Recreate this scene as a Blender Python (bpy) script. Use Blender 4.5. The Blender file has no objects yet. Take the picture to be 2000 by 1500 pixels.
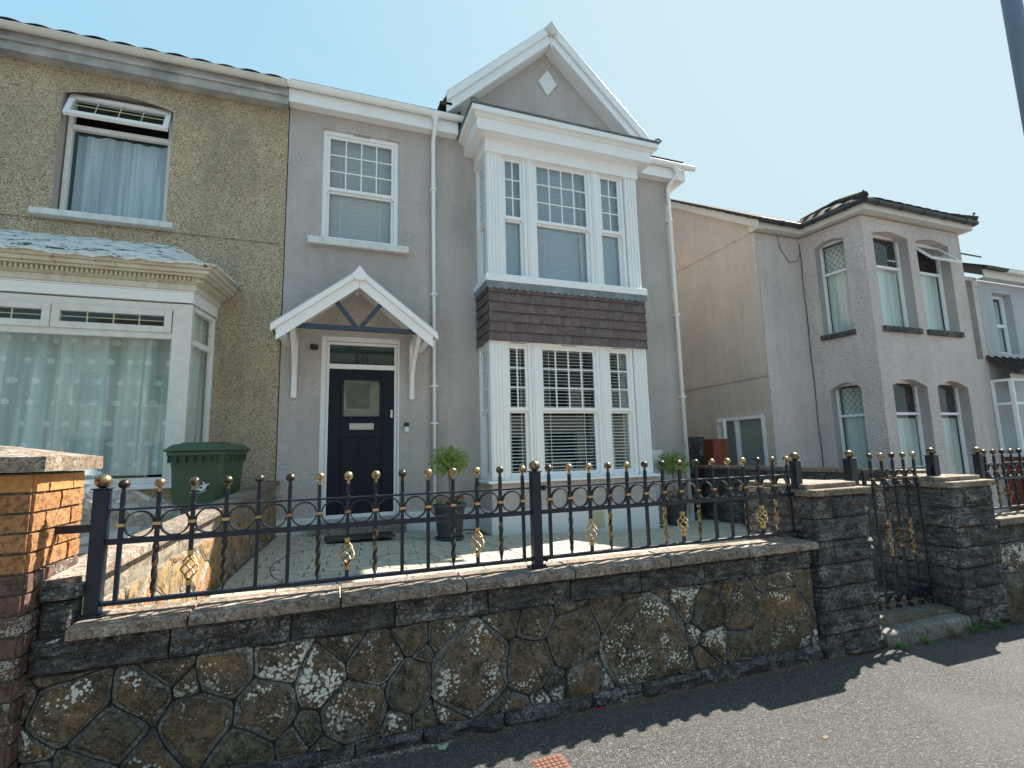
import bpy, bmesh, math, random
from math import sin, cos, pi, radians, atan2, sqrt
from mathutils import Vector, Matrix, noise

random.seed(7)
SC = bpy.context.scene
COL = SC.collection

# ------------------------------------------------------------------ camera, world, sun, exposure
YAW, PITCH, ROLL, FPX = 0.35130592, 0.13644583, -0.0253316, 972.5
_f = Vector((sin(YAW)*cos(PITCH), cos(YAW)*cos(PITCH), sin(PITCH)))
_r0 = Vector((cos(YAW), -sin(YAW), 0)); _u0 = _r0.cross(_f)
_r = cos(ROLL)*_r0 + sin(ROLL)*_u0; _u = -sin(ROLL)*_r0 + cos(ROLL)*_u0
cam = bpy.data.cameras.new('camera'); camo = bpy.data.objects.new('camera', cam); COL.objects.link(camo)
cam.sensor_fit = 'HORIZONTAL'; cam.sensor_width = 36.0; cam.lens = 36.0*FPX/2000.0
cam.clip_start = 0.05; cam.clip_end = 2000
camo.matrix_world = Matrix(((_r.x, _u.x, -_f.x, 0), (_r.y, _u.y, -_f.y, 0), (_r.z, _u.z, -_f.z, 0), (0, 0, 0, 1)))
SC.camera = camo

SUN = Vector((0.80, 0.295, 1.0)).normalized()
EL = math.asin(SUN.z); AZ = atan2(SUN.x, SUN.y)
SKYM = (.835, 1.06, 1.165); SKYG = (.56, .96, 1.85)
w = bpy.data.worlds.new('World'); SC.world = w; w.use_nodes = True
nt = w.node_tree; bg = nt.nodes['Background']
sky = nt.nodes.new('ShaderNodeTexSky'); sky.sky_type = 'NISHITA'; sky.sun_disc = False
sky.sun_elevation = EL; sky.sun_rotation = AZ
sky.air_density = 1.0; sky.dust_density = 1.6; sky.ozone_density = 1.1; sky.altitude = 50
# milky summer haze: the whole sky is softened by one curve per channel, M*(1-exp(-g*x/M)), the same in every direction
sep = nt.nodes.new('ShaderNodeSeparateColor'); cmb = nt.nodes.new('ShaderNodeCombineColor'); nt.links.new(sky.outputs[0], sep.inputs[0])
for i, M_ in enumerate(SKYM):
    a = nt.nodes.new('ShaderNodeMath'); a.operation = 'MULTIPLY'; a.inputs[1].default_value = -SKYG[i]/M_; nt.links.new(sep.outputs[i], a.inputs[0])
    b = nt.nodes.new('ShaderNodeMath'); b.operation = 'EXPONENT'; nt.links.new(a.outputs[0], b.inputs[0])
    c = nt.nodes.new('ShaderNodeMath'); c.operation = 'MULTIPLY_ADD'; c.inputs[1].default_value = -M_; c.inputs[2].default_value = M_; nt.links.new(b.outputs[0], c.inputs[0])
    nt.links.new(c.outputs[0], cmb.inputs[i])
tcw = nt.nodes.new('ShaderNodeTexCoord'); mpw = nt.nodes.new('ShaderNodeMapping'); mpw.inputs['Scale'].default_value = (1.2, 1.2, 4); nt.links.new(tcw.outputs['Generated'], mpw.inputs[0])
nw = nt.nodes.new('ShaderNodeTexNoise'); nw.inputs['Scale'].default_value = 1.6; nw.inputs['Detail'].default_value = 7; nw.inputs['Distortion'].default_value = .5; nt.links.new(mpw.outputs[0], nw.inputs['Vector'])
rw_ = nt.nodes.new('ShaderNodeMapRange'); rw_.inputs[1].default_value = .45; rw_.inputs[2].default_value = .75; rw_.inputs[4].default_value = .22; nt.links.new(nw.outputs['Fac'], rw_.inputs[0])
mw_ = nt.nodes.new('ShaderNodeMix'); mw_.data_type = 'RGBA'; nt.links.new(rw_.outputs[0], mw_.inputs[0]); nt.links.new(cmb.outputs[0], mw_.inputs[6]); mw_.inputs[7].default_value = (SKYM[0]*.97, SKYM[1]*.97, SKYM[2]*.97, 1)
nt.links.new(mw_.outputs[2], bg.inputs[0]); bg.inputs[1].default_value = 0.13
sl = bpy.data.lights.new('sun', 'SUN'); sl.energy = 2.25; sl.angle = radians(0.5); sl.color = (1.0, 0.93, 0.82)
so = bpy.data.objects.new('sun', sl); COL.objects.link(so)
so.rotation_mode = 'QUATERNION'; so.rotation_quaternion = SUN.to_track_quat('Z', 'Y'); so.location = (20, 8, 30)
SC.view_settings.view_transform = 'Standard'; SC.view_settings.look = 'None'
SC.view_settings.exposure = 2.6; SC.view_settings.gamma = 1.0; SC.view_settings.use_curve_mapping = False
SC.render.engine = 'CYCLES'
SC.cycles.max_bounces = 8; SC.cycles.transparent_max_bounces = 16

# ------------------------------------------------------------------ helpers
def W(px, py, Y):
    d = _f + _r*((px-1000)/FPX) - _u*((py-750)/FPX)
    return d*(Y/d.y)
def WX(px, py, Y): return W(px, py, Y).x
def WZ(px, py, Y): return W(px, py, Y).z

class MB:
    """collects shapes; build() links them as one mesh object"""
    def __init__(s, M=None): s.v = []; s.f = []; s.mi = []; s.M = M; s.m = 0; s.sm = []; s.smooth = False
    def pt(s, p):
        p = Vector(p)
        if s.M is not None: p = s.M @ p
        s.v.append(p); return len(s.v)-1
    def face(s, ids): s.f.append(tuple(ids)); s.mi.append(s.m); s.sm.append(s.smooth)
    def poly(s, pts): s.face([s.pt(p) for p in pts])
    def box(s, x0, y0, z0, x1, y1, z1):
        if x0 > x1: x0, x1 = x1, x0
        if y0 > y1: y0, y1 = y1, y0
        if z0 > z1: z0, z1 = z1, z0
        i = [s.pt(p) for p in ((x0,y0,z0),(x1,y0,z0),(x1,y1,z0),(x0,y1,z0),(x0,y0,z1),(x1,y0,z1),(x1,y1,z1),(x0,y1,z1))]
        for q in ((3,2,1,0),(4,5,6,7),(0,1,5,4),(1,2,6,5),(2,3,7,6),(3,0,4,7)): s.face([i[k] for k in q])
        return s
    def prism(s, pts, vec):
        """extrude polygon pts (3D list) by vec"""
        vec = Vector(vec); a = [s.pt(p) for p in pts]; b = [s.pt(Vector(p)+vec) for p in pts]; n = len(a)
        s.face(a[::-1]); s.face(b)
        for k in range(n): s.face((a[k], a[(k+1)%n], b[(k+1)%n], b[k]))
        return s
    def loft(s, rings, caps=True, close=True):
        ids = [[s.pt(p) for p in r] for r in rings]; n = len(ids[0])
        for a, b in zip(ids, ids[1:]):
            for k in range(n if close else n-1): s.face((a[k], a[(k+1)%n], b[(k+1)%n], b[k]))
        if caps:
            s.face(ids[0][::-1]); s.face(ids[-1])
        return s
    def tube(s, path, r, n=8, caps=True, rect=None, twist=0):
        path = [Vector(p) for p in path]; rings = []
        for i, p in enumerate(path):
            t = (path[min(i+1, len(path)-1)]-path[max(i-1, 0)]).normalized()
            up = Vector((0, 0, 1)) if abs(t.z) < .9 else Vector((0, 1, 0))
            a = t.cross(up).normalized(); b = a.cross(t)
            rr = r[i] if isinstance(r, (list, tuple)) else r
            if rect: ring = [p+a*x*rect[0]+b*z*rect[1] for x, z in ((-1,-1),(1,-1),(1,1),(-1,1))]
            else: ring = [p+a*cos(2*pi*k/n)*rr+b*sin(2*pi*k/n)*rr for k in range(n)]
            rings.append(ring)
        return s.loft(rings, caps)
    def lathe(s, prof, c=(0, 0, 0), n=16, caps=True):
        c = Vector(c)
        rings = [[c+Vector((r*cos(2*pi*k/n), r*sin(2*pi*k/n), z)) for k in range(n)] for r, z in prof]
        return s.loft(rings, caps)
    def sphere(s, c, r, n=12, m=8, sz=1.0):
        c = Vector(c); rings = [[c+Vector((r*sin(pi*j/m)*cos(2*pi*k/n), r*sin(pi*j/m)*sin(2*pi*k/n), -r*sz*cos(pi*j/m))) for k in range(n)] for j in range(1, m)]
        a = s.pt(c+Vector((0, 0, -r*sz))); b = s.pt(c+Vector((0, 0, r*sz)))
        ids = [[s.pt(p) for p in q] for q in rings]
        for q, t in zip(ids, ids[1:]):
            for k in range(n): s.face((q[k], q[(k+1)%n], t[(k+1)%n], t[k]))
        for k in range(n):
            s.face((a, ids[0][(k+1)%n], ids[0][k])); s.face((b, ids[-1][k], ids[-1][(k+1)%n]))
        return s
    def mesh(s, name, mats):
        me = bpy.data.meshes.new(name); me.from_pydata(s.v, [], s.f)
        if not isinstance(mats, (list, tuple)): mats = [mats]
        for m in mats: me.materials.append(m)
        me.polygons.foreach_set('material_index', s.mi); me.polygons.foreach_set('use_smooth', s.sm)
        bm = bmesh.new(); bm.from_mesh(me); bmesh.ops.recalc_face_normals(bm, faces=bm.faces); bm.to_mesh(me); bm.free()
        me.update(); return me
    def build(s, name, mats, parent=None, bevel=0, **kw):
        return link(name, s.mesh(name, mats), parent, bevel, **kw)

def world_loc(o):
    v = Vector(o.location)
    p = o.parent
    while p: v += Vector(p.location); p = p.parent
    return v
def link(name, me, parent=None, bevel=0, label=None, cat=None, group=None, kind=None, loc=None):
    o = bpy.data.objects.new(name, me); COL.objects.link(o)
    if parent is not None:
        o.parent = parent
        # parts are modelled in world coordinates unless loc (relative to the thing) is given
        if loc is None:
            rt = parent
            while rt.parent: rt = rt.parent
            if parent == rt: o.matrix_parent_inverse = Matrix.Translation(-Vector(rt.location))
        else: o.location = loc
    elif loc is not None: o.location = loc
    if bevel:
        b = o.modifiers.new('bevel', 'BEVEL'); b.width = bevel; b.segments = 2; b.limit_method = 'ANGLE'; b.angle_limit = radians(40)
    tag(o, label, cat, group, kind); return o
def tag(o, label=None, cat=None, group=None, kind=None):
    if label: o['label'] = label
    if cat: o['category'] = cat
    if group: o['group'] = group
    if kind: o['kind'] = kind
    return o
def thing(name, label, cat, loc=(0, 0, 0), group=None, rz=0):
    o = bpy.data.objects.new(name, None); COL.objects.link(o); o.location = loc; o.rotation_euler = (0, 0, rz)
    o.empty_display_size = .2
    return tag(o, label, cat, group)
def copy_obj(o, parent=None, loc=None):
    c = o.copy(); COL.objects.link(c); c.parent = parent
    if loc is not None: c.location = loc
    return c
def copy_tree(o, loc, label=None):
    r = o.copy(); COL.objects.link(r); r.location = loc
    if label: r['label'] = label
    for ch in o.children:
        c = ch.copy(); COL.objects.link(c); c.parent = r
        for g in ch.children:
            d = g.copy(); COL.objects.link(d); d.parent = c
    return r

# ------------------------------------------------------------------ materials
class NG:
    def __init__(s, name):
        s.m = bpy.data.materials.new(name); s.m.use_nodes = True; s.t = s.m.node_tree; s.n = s.t.nodes; s.l = s.t.links
        s.p = s.n['Principled BSDF']; s.out = s.n['Material Output']
        s.tc = s.n.new('ShaderNodeTexCoord'); s.co = s.tc.outputs['Object']
    def add(s, typ, **kw):
        n = s.n.new('ShaderNode'+typ)
        for k, v in kw.items(): setattr(n, k, v)
        return n
    def con(s, a, b): s.l.new(a, b)
    def noise(s, scale, detail=3, rough=.55, vec=None, dist=0, stretch=None):
        n = s.add('TexNoise'); n.inputs['Scale'].default_value = scale; n.inputs['Detail'].default_value = detail
        n.inputs['Roughness'].default_value = rough; n.inputs['Distortion'].default_value = dist
        v = vec or s.co
        if stretch:
            mp = s.add('Mapping'); mp.inputs['Scale'].default_value = stretch; s.con(v, mp.inputs[0]); v = mp.outputs[0]
        s.con(v, n.inputs['Vector']); return n.outputs['Fac']
    def vor(s, scale, feature='F1', rand=1, out='Distance', vec=None):
        n = s.add('TexVoronoi', feature=feature); n.inputs['Scale'].default_value = scale; n.inputs['Randomness'].default_value = rand
        s.con(vec or s.co, n.inputs['Vector']); return n.outputs[out]
    def math(s, op, a, b=None, c=None, clamp=False):
        n = s.add('Math', operation=op); n.use_clamp = clamp
        for i, q in enumerate((a, b, c)):
            if q is None: continue
            if isinstance(q, (int, float)): n.inputs[i].default_value = q
            else: s.con(q, n.inputs[i])
        return n.outputs[0]
    def ramp(s, fac, stops, interp='LINEAR'):
        n = s.add('ValToRGB'); n.color_ramp.interpolation = interp; e = n.color_ramp.elements
        while len(e) > 1: e.remove(e[-1])
        for i, (p, c) in enumerate(stops):
            if isinstance(c, (int, float)): c = (c, c, c)
            if i == 0: e[0].position = p; e[0].color = (*c, 1)
            else: q = e.new(p); q.color = (*c, 1)
        s.con(fac, n.inputs[0]); return n.outputs[0]
    def mix(s, fac, a, b, blend='MIX'):
        n = s.add('Mix', data_type='RGBA', blend_type=blend)
        for i, q in ((0, fac), (6, a), (7, b)):
            if isinstance(q, (int, float)): n.inputs[i].default_value = q
            elif isinstance(q, tuple): n.inputs[i].default_value = (*q, 1)
            else: s.con(q, n.inputs[i])
        return n.outputs[2]
    def rnd(s): return s.add('ObjectInfo').outputs['Random']
    def bump(s, h, dist=.01, strength=1, prev=None):
        b = s.add('Bump'); b.inputs['Distance'].default_value = dist; b.inputs['Strength'].default_value = strength
        s.con(h, b.inputs['Height'])
        if prev is not None: s.con(prev, b.inputs['Normal'])
        return b.outputs[0]
    def fin(s, col=None, rough=None, nrm=None, metal=None, spec=None):
        for key, q in (('Base Color', col), ('Roughness', rough), ('Normal', nrm), ('Metallic', metal), ('Specular IOR Level', spec)):
            if q is None: continue
            if isinstance(q, (int, float)): s.p.inputs[key].default_value = q
            elif isinstance(q, tuple): s.p.inputs[key].default_value = (*q, 1)
            else: s.con(q, s.p.inputs[key])
        return s.m

def render_mat(name, c, speck=.25, scale=70, bumpd=.004, stain=.12, stainc=(.16, .15, .13)):
    g = NG(name); n1 = g.noise(scale, 3, .6); n2 = g.noise(.8, 5, .6); n3 = g.noise(3.2, 5, .65, stretch=(1, 1, .14))
    v = g.vor(scale*1.4)
    col = g.mix(g.math('MULTIPLY', g.ramp(n1, [(.3, 0), (.75, 1)]), speck), c, tuple(x*1.35 for x in c))
    col = g.mix(g.math('MULTIPLY', g.ramp(v, [(0, 1), (.35, 0)]), speck*.9), col, tuple(x*.55 for x in c))
    col = g.mix(g.math('MULTIPLY', g.ramp(n2, [(.4, 0), (.75, 1)]), stain), col, stainc)
    col = g.mix(g.math('MULTIPLY', g.ramp(n3, [(.45, 0), (.8, 1)]), stain), col, stainc)
    h = g.math('ADD', n1, g.math('MULTIPLY', v, .6))
    return g.fin(col, .92, g.bump(h, bumpd*2.2), spec=.2)
M_render = render_mat('grey_render', (.68, .62, .59), .5, 52, .014, .34, (.30, .28, .26))
M_rough = render_mat('pink_grey_roughcast', (.72, .63, .60), 1.1, 30, .020, .26, (.24, .21, .20))
M_roughtan = render_mat('tan_roughcast', (.70, .61, .52), 1.0, 34, .016, .25, (.26, .22, .18))
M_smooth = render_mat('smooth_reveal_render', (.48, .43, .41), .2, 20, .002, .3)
M_blue = render_mat('pale_blue_render', (.45, .47, .50), .2, 40, .002, .2)
M_opp = render_mat('cream_painted_render', (.5, .46, .40), .1, 30, .002, .1)
M_white_render = render_mat('white_masonry_paint', (.78, .78, .77), .05, 30, .002, .10, (.5, .48, .44))

def pebble():
    g = NG('tan_pebbledash')
    v1 = g.vor(105, out='Color'); d1 = g.vor(105); n = g.noise(1.1, 5, .6); n2 = g.noise(60, 2)
    sx = g.add('SeparateColor'); g.con(v1, sx.inputs[0])
    c = g.ramp(sx.outputs[0], [(0, (.14, .10, .06)), (.15, (.36, .26, .15)), (.4, (.66, .50, .31)), (.7, (.84, .68, .47)), (.9, (.9, .8, .62)), (1, (.9, .87, .76))])
    c = g.mix(g.math('MULTIPLY', g.ramp(d1, [(.25, 0), (.6, 1)]), .35), c, (.12, .09, .06))
    c = g.mix(g.math('MULTIPLY', g.ramp(n, [(.38, 0), (.62, 1)]), .35), c, (.30, .25, .18)); n5 = g.noise(2.4, 5, .65, stretch=(1, 1, .3)); c = g.mix(g.math('MULTIPLY', g.ramp(n5, [(.5, 0), (.72, 1)]), .35), c, (.15, .13, .105))
    h = g.math('SUBTRACT', n2, d1)
    return g.fin(c, .85, g.bump(h, .009), spec=.3)
M_pebble = pebble()

def plastic(name, c, grime=.1, grimec=(.35, .3, .24), rough=.35, gs=3, spec=.5):
    g = NG(name); n = g.noise(gs, 5, .65); n2 = g.noise(60, 3)
    col = g.mix(g.math('MULTIPLY', g.ramp(n, [(.42, 0), (.75, 1)]), grime), c, grimec)
    return g.fin(col, g.math('ADD', g.math('MULTIPLY', n2, .15), rough-.08), g.bump(n2, .0004), spec=spec)
M_upvc = plastic('white_upvc', (.86, .87, .88), .08)
M_upvc2 = plastic('weathered_white_upvc', (.74, .72, .68), .35, (.45, .38, .30), .45, 9)
M_cream = plastic('cream_paint', (.66, .63, .57), .3, (.4, .35, .27), .5, 5)
M_sillw = plastic('white_sill_paint', (.72, .73, .72), .5, (.35, .3, .22), .6, 12)
M_fasold = plastic('grimy_white_fascia', (.45, .44, .42), .8, (.08, .075, .07), .6, 2.2)
M_navy = plastic('navy_door_paint', (.006, .009, .022), .2, (.02, .02, .03), .5, 4, .25)
M_navy2 = plastic('navy_timber_stain', (.035, .05, .085), .3, (.05, .06, .08), .55)
M_blackpl = plastic('black_plastic', (.015, .015, .017), .2, (.04, .04, .04), .4)
M_blackgut = plastic('black_gutter', (.03, .032, .036), .5, (.09, .09, .09), .45)
M_pot = plastic('charcoal_pot', (.05, .058, .07), .3, (.1, .1, .1), .6)
M_bin = plastic('green_bin_plastic', (.045, .088, .042), .35, (.05, .065, .04), .5)
M_silver = plastic('brushed_metal', (.45, .46, .47), .2, (.2, .2, .2), .3)
M_silver.node_tree.nodes['Principled BSDF'].inputs['Metallic'].default_value = .8
M_chrome = plastic('white_plastic', (.75, .75, .75), .05)
M_terr = plastic('terracotta', (.17, .075, .05), .5, (.12, .06, .05), .8, 20)
M_leadc = plastic('lead_came', (.12, .125, .13), .3, (.05, .05, .05), .5)
M_goldlead = plastic('brass_glazing_bar', (.55, .55, .33), .1, (.3, .3, .2), .4)
M_greybrd = plastic('grey_lamp_post_paint', (.14, .17, .22), .3, (.05, .05, .05), .5)
M_frost = plastic('grey_green_backing', (.30, .33, .31), .2, (.2, .22, .2), .6)
M_hall = plastic('dim_hall_backing', (.16, .15, .12), .6, (.06, .06, .06), .7, 5)
M_dark = plastic('dark_room', (.02, .02, .02), 0, rough=.9)
M_vent = plastic('cream_vent_plastic', (.6, .56, .36), .2)
M_blind = plastic('sky_tinted_white_slat', (.60, .66, .72), .03, rough=.45)  # blue of the reflected sky is put into the white slat colour
M_blindlow = plastic('pale_green_blind_slat', (.80, .85, .82), .03, rough=.45)

def iron():
    g = NG('black_painted_iron'); n = g.noise(45, 4, .6); n2 = g.noise(7, 4, .6)
    c = g.mix(g.ramp(n2, [(.45, 0), (.8, 1)]), (.006, .012, .026), (.014, .024, .044))
    return g.fin(c, g.math('ADD', g.math('MULTIPLY', n, .25), .26), g.bump(n, .0012), spec=.38)
M_iron = iron()
def gold(name, lo, hi, inv=False):
    g = NG(name); n = g.noise(38, 4, .6); r = g.rnd()
    k = g.math('ADD', n, g.math('MULTIPLY', g.math('SUBTRACT', r, .5), .35))
    f = g.ramp(k, [(lo, 0), (hi, 1)])
    c = g.mix(f, (.03, .027, .026), (.46, .33, .17))
    return g.fin(c, g.ramp(f, [(0, .33), (1, .38)]), g.bump(n, .001), metal=g.ramp(f, [(0, .55), (1, .95)]))
M_ball = gold('gold_patina_ball', .40, .72)
M_gold = gold('gold_patina', .30, .5)
M_twist = gold('gold_brushed_twist', .50, .76)

def stone(name, cols, lichen=.5, rust=.3, bump=.006, sc=1.0, striate=False, grime=0):
    g = NG(name); r = g.rnd()
    off = g.add('Combine' + 'XYZ'); g.con(g.math('MULTIPLY', r, 40), off.inputs[0]); g.con(g.math('MULTIPLY', r, 17), off.inputs[1])
    va = g.add('VectorMath', operation='ADD'); g.con(g.co, va.inputs[0]); g.con(off.outputs[0], va.inputs[1]); co = va.outputs[0]
    n1 = g.noise(6*sc, 6, .65, vec=co); n2 = g.noise(22*sc, 5, .7, vec=co); n3 = g.noise(90*sc, 3, .6, vec=co)
    base = g.mix(g.ramp(n1, [(.33, 0), (.66, 1)]), cols[0], cols[1])
    base = g.mix(g.ramp(r, [(.25, 0), (.8, .85)]), base, cols[2])
    base = g.mix(g.math('MULTIPLY', g.ramp(n2, [(.40, 1), (.54, 0)]), .85), base, cols[3])
    nr = g.noise(3.2*sc, 4, .6, vec=co)
    base = g.mix(g.math('MULTIPLY', g.ramp(nr, [(.5, 0), (.68, 1)]), rust), base, cols[4])
    if lichen:
        lv = g.vor(58*sc, vec=co); lm = g.noise(7*sc, 3, .5, vec=co); la = g.noise(140, 3)
        lm = g.math('ADD', lm, g.math('MULTIPLY', g.math('SUBTRACT', g.rnd(), .5), .25))
        rad = g.ramp(lm, [(.44, 0), (.68, .62)])
        lv2 = g.math('ADD', lv, g.math('MULTIPLY', g.math('SUBTRACT', la, .5), .25))
        spot = g.ramp(g.math('SUBTRACT', rad, lv2), [(0, 0), (.06, 1)])
        base = g.mix(g.math('MULTIPLY', spot, lichen), base, (.72, .74, .69))
    if striate:
        ns = g.noise(7, 6, .75, vec=co, stretch=(1.2, 1.2, 5)); base = g.mix(g.ramp(ns, [(.40, .85), (.56, 0)]), base, cols[3]); base = g.mix(g.ramp(ns, [(.58, 0), (.75, .6)]), base, tuple(min(1, x*1.7) for x in cols[0])); n2 = g.math('ADD', n2, g.math('MULTIPLY', ns, 1.5))
    if grime:   # dark algae and pale bloom that run on from one stone to the next
        gw = g.noise(2.3, 6, .7); gf = g.noise(130, 2, .5, vec=co); gl = g.noise(5.5, 5, .7)
        base = g.mix(g.math('MULTIPLY', g.ramp(gw, [(.46, 0), (.60, 1)]), grime), base, tuple(x*.16 for x in cols[0]))
        base = g.mix(g.math('MULTIPLY', g.ramp(gf, [(.56, 0), (.70, 1)]), .5), base, tuple(min(1, x*1.9+.04) for x in cols[0]))
        base = g.mix(g.math('MULTIPLY', g.ramp(gl, [(.57, 0), (.70, 1)]), .45), base, (.34, .34, .32))
        gd = g.noise(48, 4, .7, vec=co); base = g.mix(g.math('MULTIPLY', g.ramp(gd, [(.36, 1), (.5, 0)]), .8), base, tuple(x*.2 for x in cols[0]))
    h = g.math('ADD', n1, g.math('MULTIPLY', n2, .6)); h = g.math('ADD', h, g.math('MULTIPLY', n3, .2))
    return g.fin(base, .85, g.bump(h, bump), spec=.3)
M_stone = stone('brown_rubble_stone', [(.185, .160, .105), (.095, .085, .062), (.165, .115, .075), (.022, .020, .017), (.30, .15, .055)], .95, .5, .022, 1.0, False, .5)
M_stonelit = stone('sunlit_golden_stone', [(.345, .230, .103), (.230, .172, .092), (.299, .138, .057), (.103, .081, .057), (.414, .196, .057)], .25, .5, .01)  # lit copy of the rubble stone, sunshine put into its colour
M_block = stone('dark_rock_faced_block', [(.20, .20, .195), (.105, .105, .106), (.175, .155, .148), (.022, .022, .024), (.165, .125, .11)], .40, .25, .026, 1.0, True, .4)
M_mortar = stone('grey_mortar', [(.165, .155, .14), (.125, .118, .107), (.175, .162, .142), (.055, .052, .048), (.15, .13, .10)], .4, .2, .010, 1.4, False, .6)
M_mortlit = stone('sunlit_pale_mortar', [(.286, .247, .195), (.208, .182, .143), (.260, .221, .169), (.117, .104, .091), (.260, .195, .104)], .1, .2, .006, 1.4)  # lit copy of the mortar, brightened in colour for the sunny side wall
M_groove = plastic('dark_groove', (.022, .021, .02), .3, rough=.9)
M_coping = stone('concrete_coping', [(.286, .232, .178), (.202, .172, .143), (.309, .214, .161), (.083, .073, .065), (.357, .202, .131)], .3, .4, .008, 1.6, False, .35)
M_cap = stone('pillar_cap_concrete', [(.292, .224, .166), (.233, .185, .146), (.311, .224, .156), (.117, .097, .083), (.330, .214, .136)], .35, .4, .006, 1.8, False, .5)
M_brick = stone('orange_textured_brick', [(.40, .185, .07), (.33, .15, .06), (.40, .21, .095), (.12, .065, .035), (.44, .23, .09)], .0, .4, .007, 2)
M_bricks = stone('smooth_orange_brick', [(.50, .24, .085), (.46, .22, .08), (.5, .25, .1), (.35, .17, .07), (.52, .26, .1)], .0, .2, .001, 2)
M_brickp = stone('purple_brown_brick', [(.13, .08, .065), (.16, .085, .065), (.12, .075, .062), (.05, .036, .03), (.17, .10, .06)], .35, .4, .006, 2)
M_brickr = stone('red_pier_brick', [(.33, .075, .035), (.26, .06, .03), (.3, .09, .05), (.1, .04, .025), (.36, .1, .05)], .0, .3, .004, 2)
M_bmort = stone('brick_mortar', [(.17, .15, .12), (.12, .11, .09), (.15, .13, .1), (.06, .055, .045), (.2, .16, .1)], .2, .2, .005, 2)
M_tile = stone('brown_clay_tile', [(.165, .122, .120), (.140, .106, .108), (.185, .140, .135), (.09, .07, .072), (.22, .185, .18)], .0, .55, .004, 1.2)
M_rooftile = stone('grey_brown_roof_tile', [(.087, .074, .069), (.065, .057, .056), (.095, .078, .071), (.035, .031, .031), (.104, .078, .061)], .15, .3, .003, 1.5)
M_lead = stone('lead_flashing', [(.189, .225, .252), (.153, .180, .207), (.216, .252, .279), (.126, .144, .162), (.360, .396, .414)], .0, .5, .002, 2)
M_slab = stone('imprinted_paving', [(.47, .425, .345), (.39, .36, .295), (.50, .44, .35), (.27, .25, .21), (.47, .40, .30)], .0, .3, .003, 1.0)
M_step = stone('grey_step_stone', [(.24, .225, .20), (.17, .16, .145), (.25, .23, .2), (.08, .075, .07), (.25, .21, .16)], .15, .3, .003, 1.5)

M_rooftile.node_tree.nodes['Principled BSDF'].inputs['Specular IOR Level'].default_value = .05
def asphalt():
    g = NG('worn_asphalt'); v = g.vor(150, out='Color'); d = g.vor(150); n = g.noise(1.3, 5, .6); n2 = g.noise(9, 5, .65)
    sx = g.add('SeparateColor'); g.con(v, sx.inputs[0])
    c = g.ramp(sx.outputs[0], [(0, (.05, .05, .05)), (.5, (.09, .087, .084)), (.8, (.135, .128, .118)), (.96, (.2, .19, .17)), (1, (.34, .32, .28))])
    c = g.mix(g.math('MULTIPLY', g.ramp(n, [(.4, 0), (.7, 1)]), .5), c, (.115, .103, .093))
    c = g.mix(g.math('MULTIPLY', g.ramp(n2, [(.5, 0), (.8, 1)]), .35), c, (.06, .06, .062))
    cr = g.noise(2.1, 5, .6, dist=.6); ck = g.ramp(g.math('ABSOLUTE', g.math('SUBTRACT', cr, .5)), [(0, 1), (.006, 0)]); c = g.mix(g.math('MULTIPLY', ck, .0), c, (.03, .03, .03))
    pn = g.noise(.55, 3, .5); c = g.mix(g.math('MULTIPLY', g.ramp(pn, [(.5, 0), (.54, 1)]), .28), c, (.16, .15, .138))
    return g.fin(c, .82, g.bump(g.math('ADD', g.math('MULTIPLY', d, -1), g.math('MULTIPLY', g.noise(60, 3), .7)), .010), spec=.35)
M_asphalt = asphalt()
M_road = plastic('pale_bounce_road', (.26, .25, .235), .3, (.18, .17, .16), .85, 1.5)  # unseen road and far pavement, made paler to bounce light on the fronts
def felt():
    g = NG('peeling_roof_felt'); n = g.noise(4.5, 7, .75, stretch=(1, 1.6, 3)); n2 = g.noise(40, 4, .7)
    k = g.math('ADD', n, g.math('MULTIPLY', n2, .3))
    c = g.ramp(k, [(.46, (.012, .012, .013)), (.56, (.05, .04, .035)), (.60, (.66, .64, .60)), (.8, (.85, .85, .83))])
    return g.fin(c, .6, g.bump(k, .012))
M_felt = felt()
def oldpaint():
    g = NG('stained_cream_paint'); n = g.noise(5, 5, .7, stretch=(1, 1, .35)); n2 = g.noise(14, 4, .7); v = g.vor(3.1)
    c = g.ramp(n, [(.35, (.70, .66, .57)), (.6, (.60, .54, .44)), (.75, (.42, .35, .25))])
    c = g.mix(g.ramp(n2, [(.6, 0), (.72, .8)]), c, (.16, .12, .08))
    c = g.mix(g.ramp(v, [(.05, 1), (.075, 0)]), c, (.2, .07, .02))
    return g.fin(c, .6, g.bump(n2, .002))
M_oldpaint = oldpaint()
def glass(name, tint=(.9, .95, .95), ior=1.5, gl=1.0, gc=(1, 1, 1)):
    g = NG(name); g.n.remove(g.p)
    tr = g.add('BsdfTransparent'); tr.inputs[0].default_value = (*tint, 1)
    go = g.add('BsdfGlossy'); go.inputs['Roughness'].default_value = .01; go.inputs[0].default_value = (*gc, 1)
    fr = g.add('Fresnel'); fr.inputs[0].default_value = ior
    n = g.noise(1.1, 2, .5); bp = g.bump(n, .0012); g.con(bp, go.inputs['Normal'])
    mx = g.add('MixShader'); geo = g.add('NewGeometry'); front = g.math('SUBTRACT', 1, geo.outputs['Backfacing']); g.con(g.math('MULTIPLY', g.math('MULTIPLY', fr.outputs[0], gl, clamp=True), front), mx.inputs[0]); g.con(tr.outputs[0], mx.inputs[1]); g.con(go.outputs[0], mx.inputs[2])
    g.con(mx.outputs[0], g.out.inputs[0]); return g.m
M_glass = glass('window_glass', (.97, .985, .98), 1.5, 1.3)
M_glassup = glass('double_glazed_glass', (.92, .96, .98), 1.5, 1.9)
M_glassobs = glass('tinted_toplight_glass', (.6, .68, .68), 1.5, 1.2)
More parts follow.
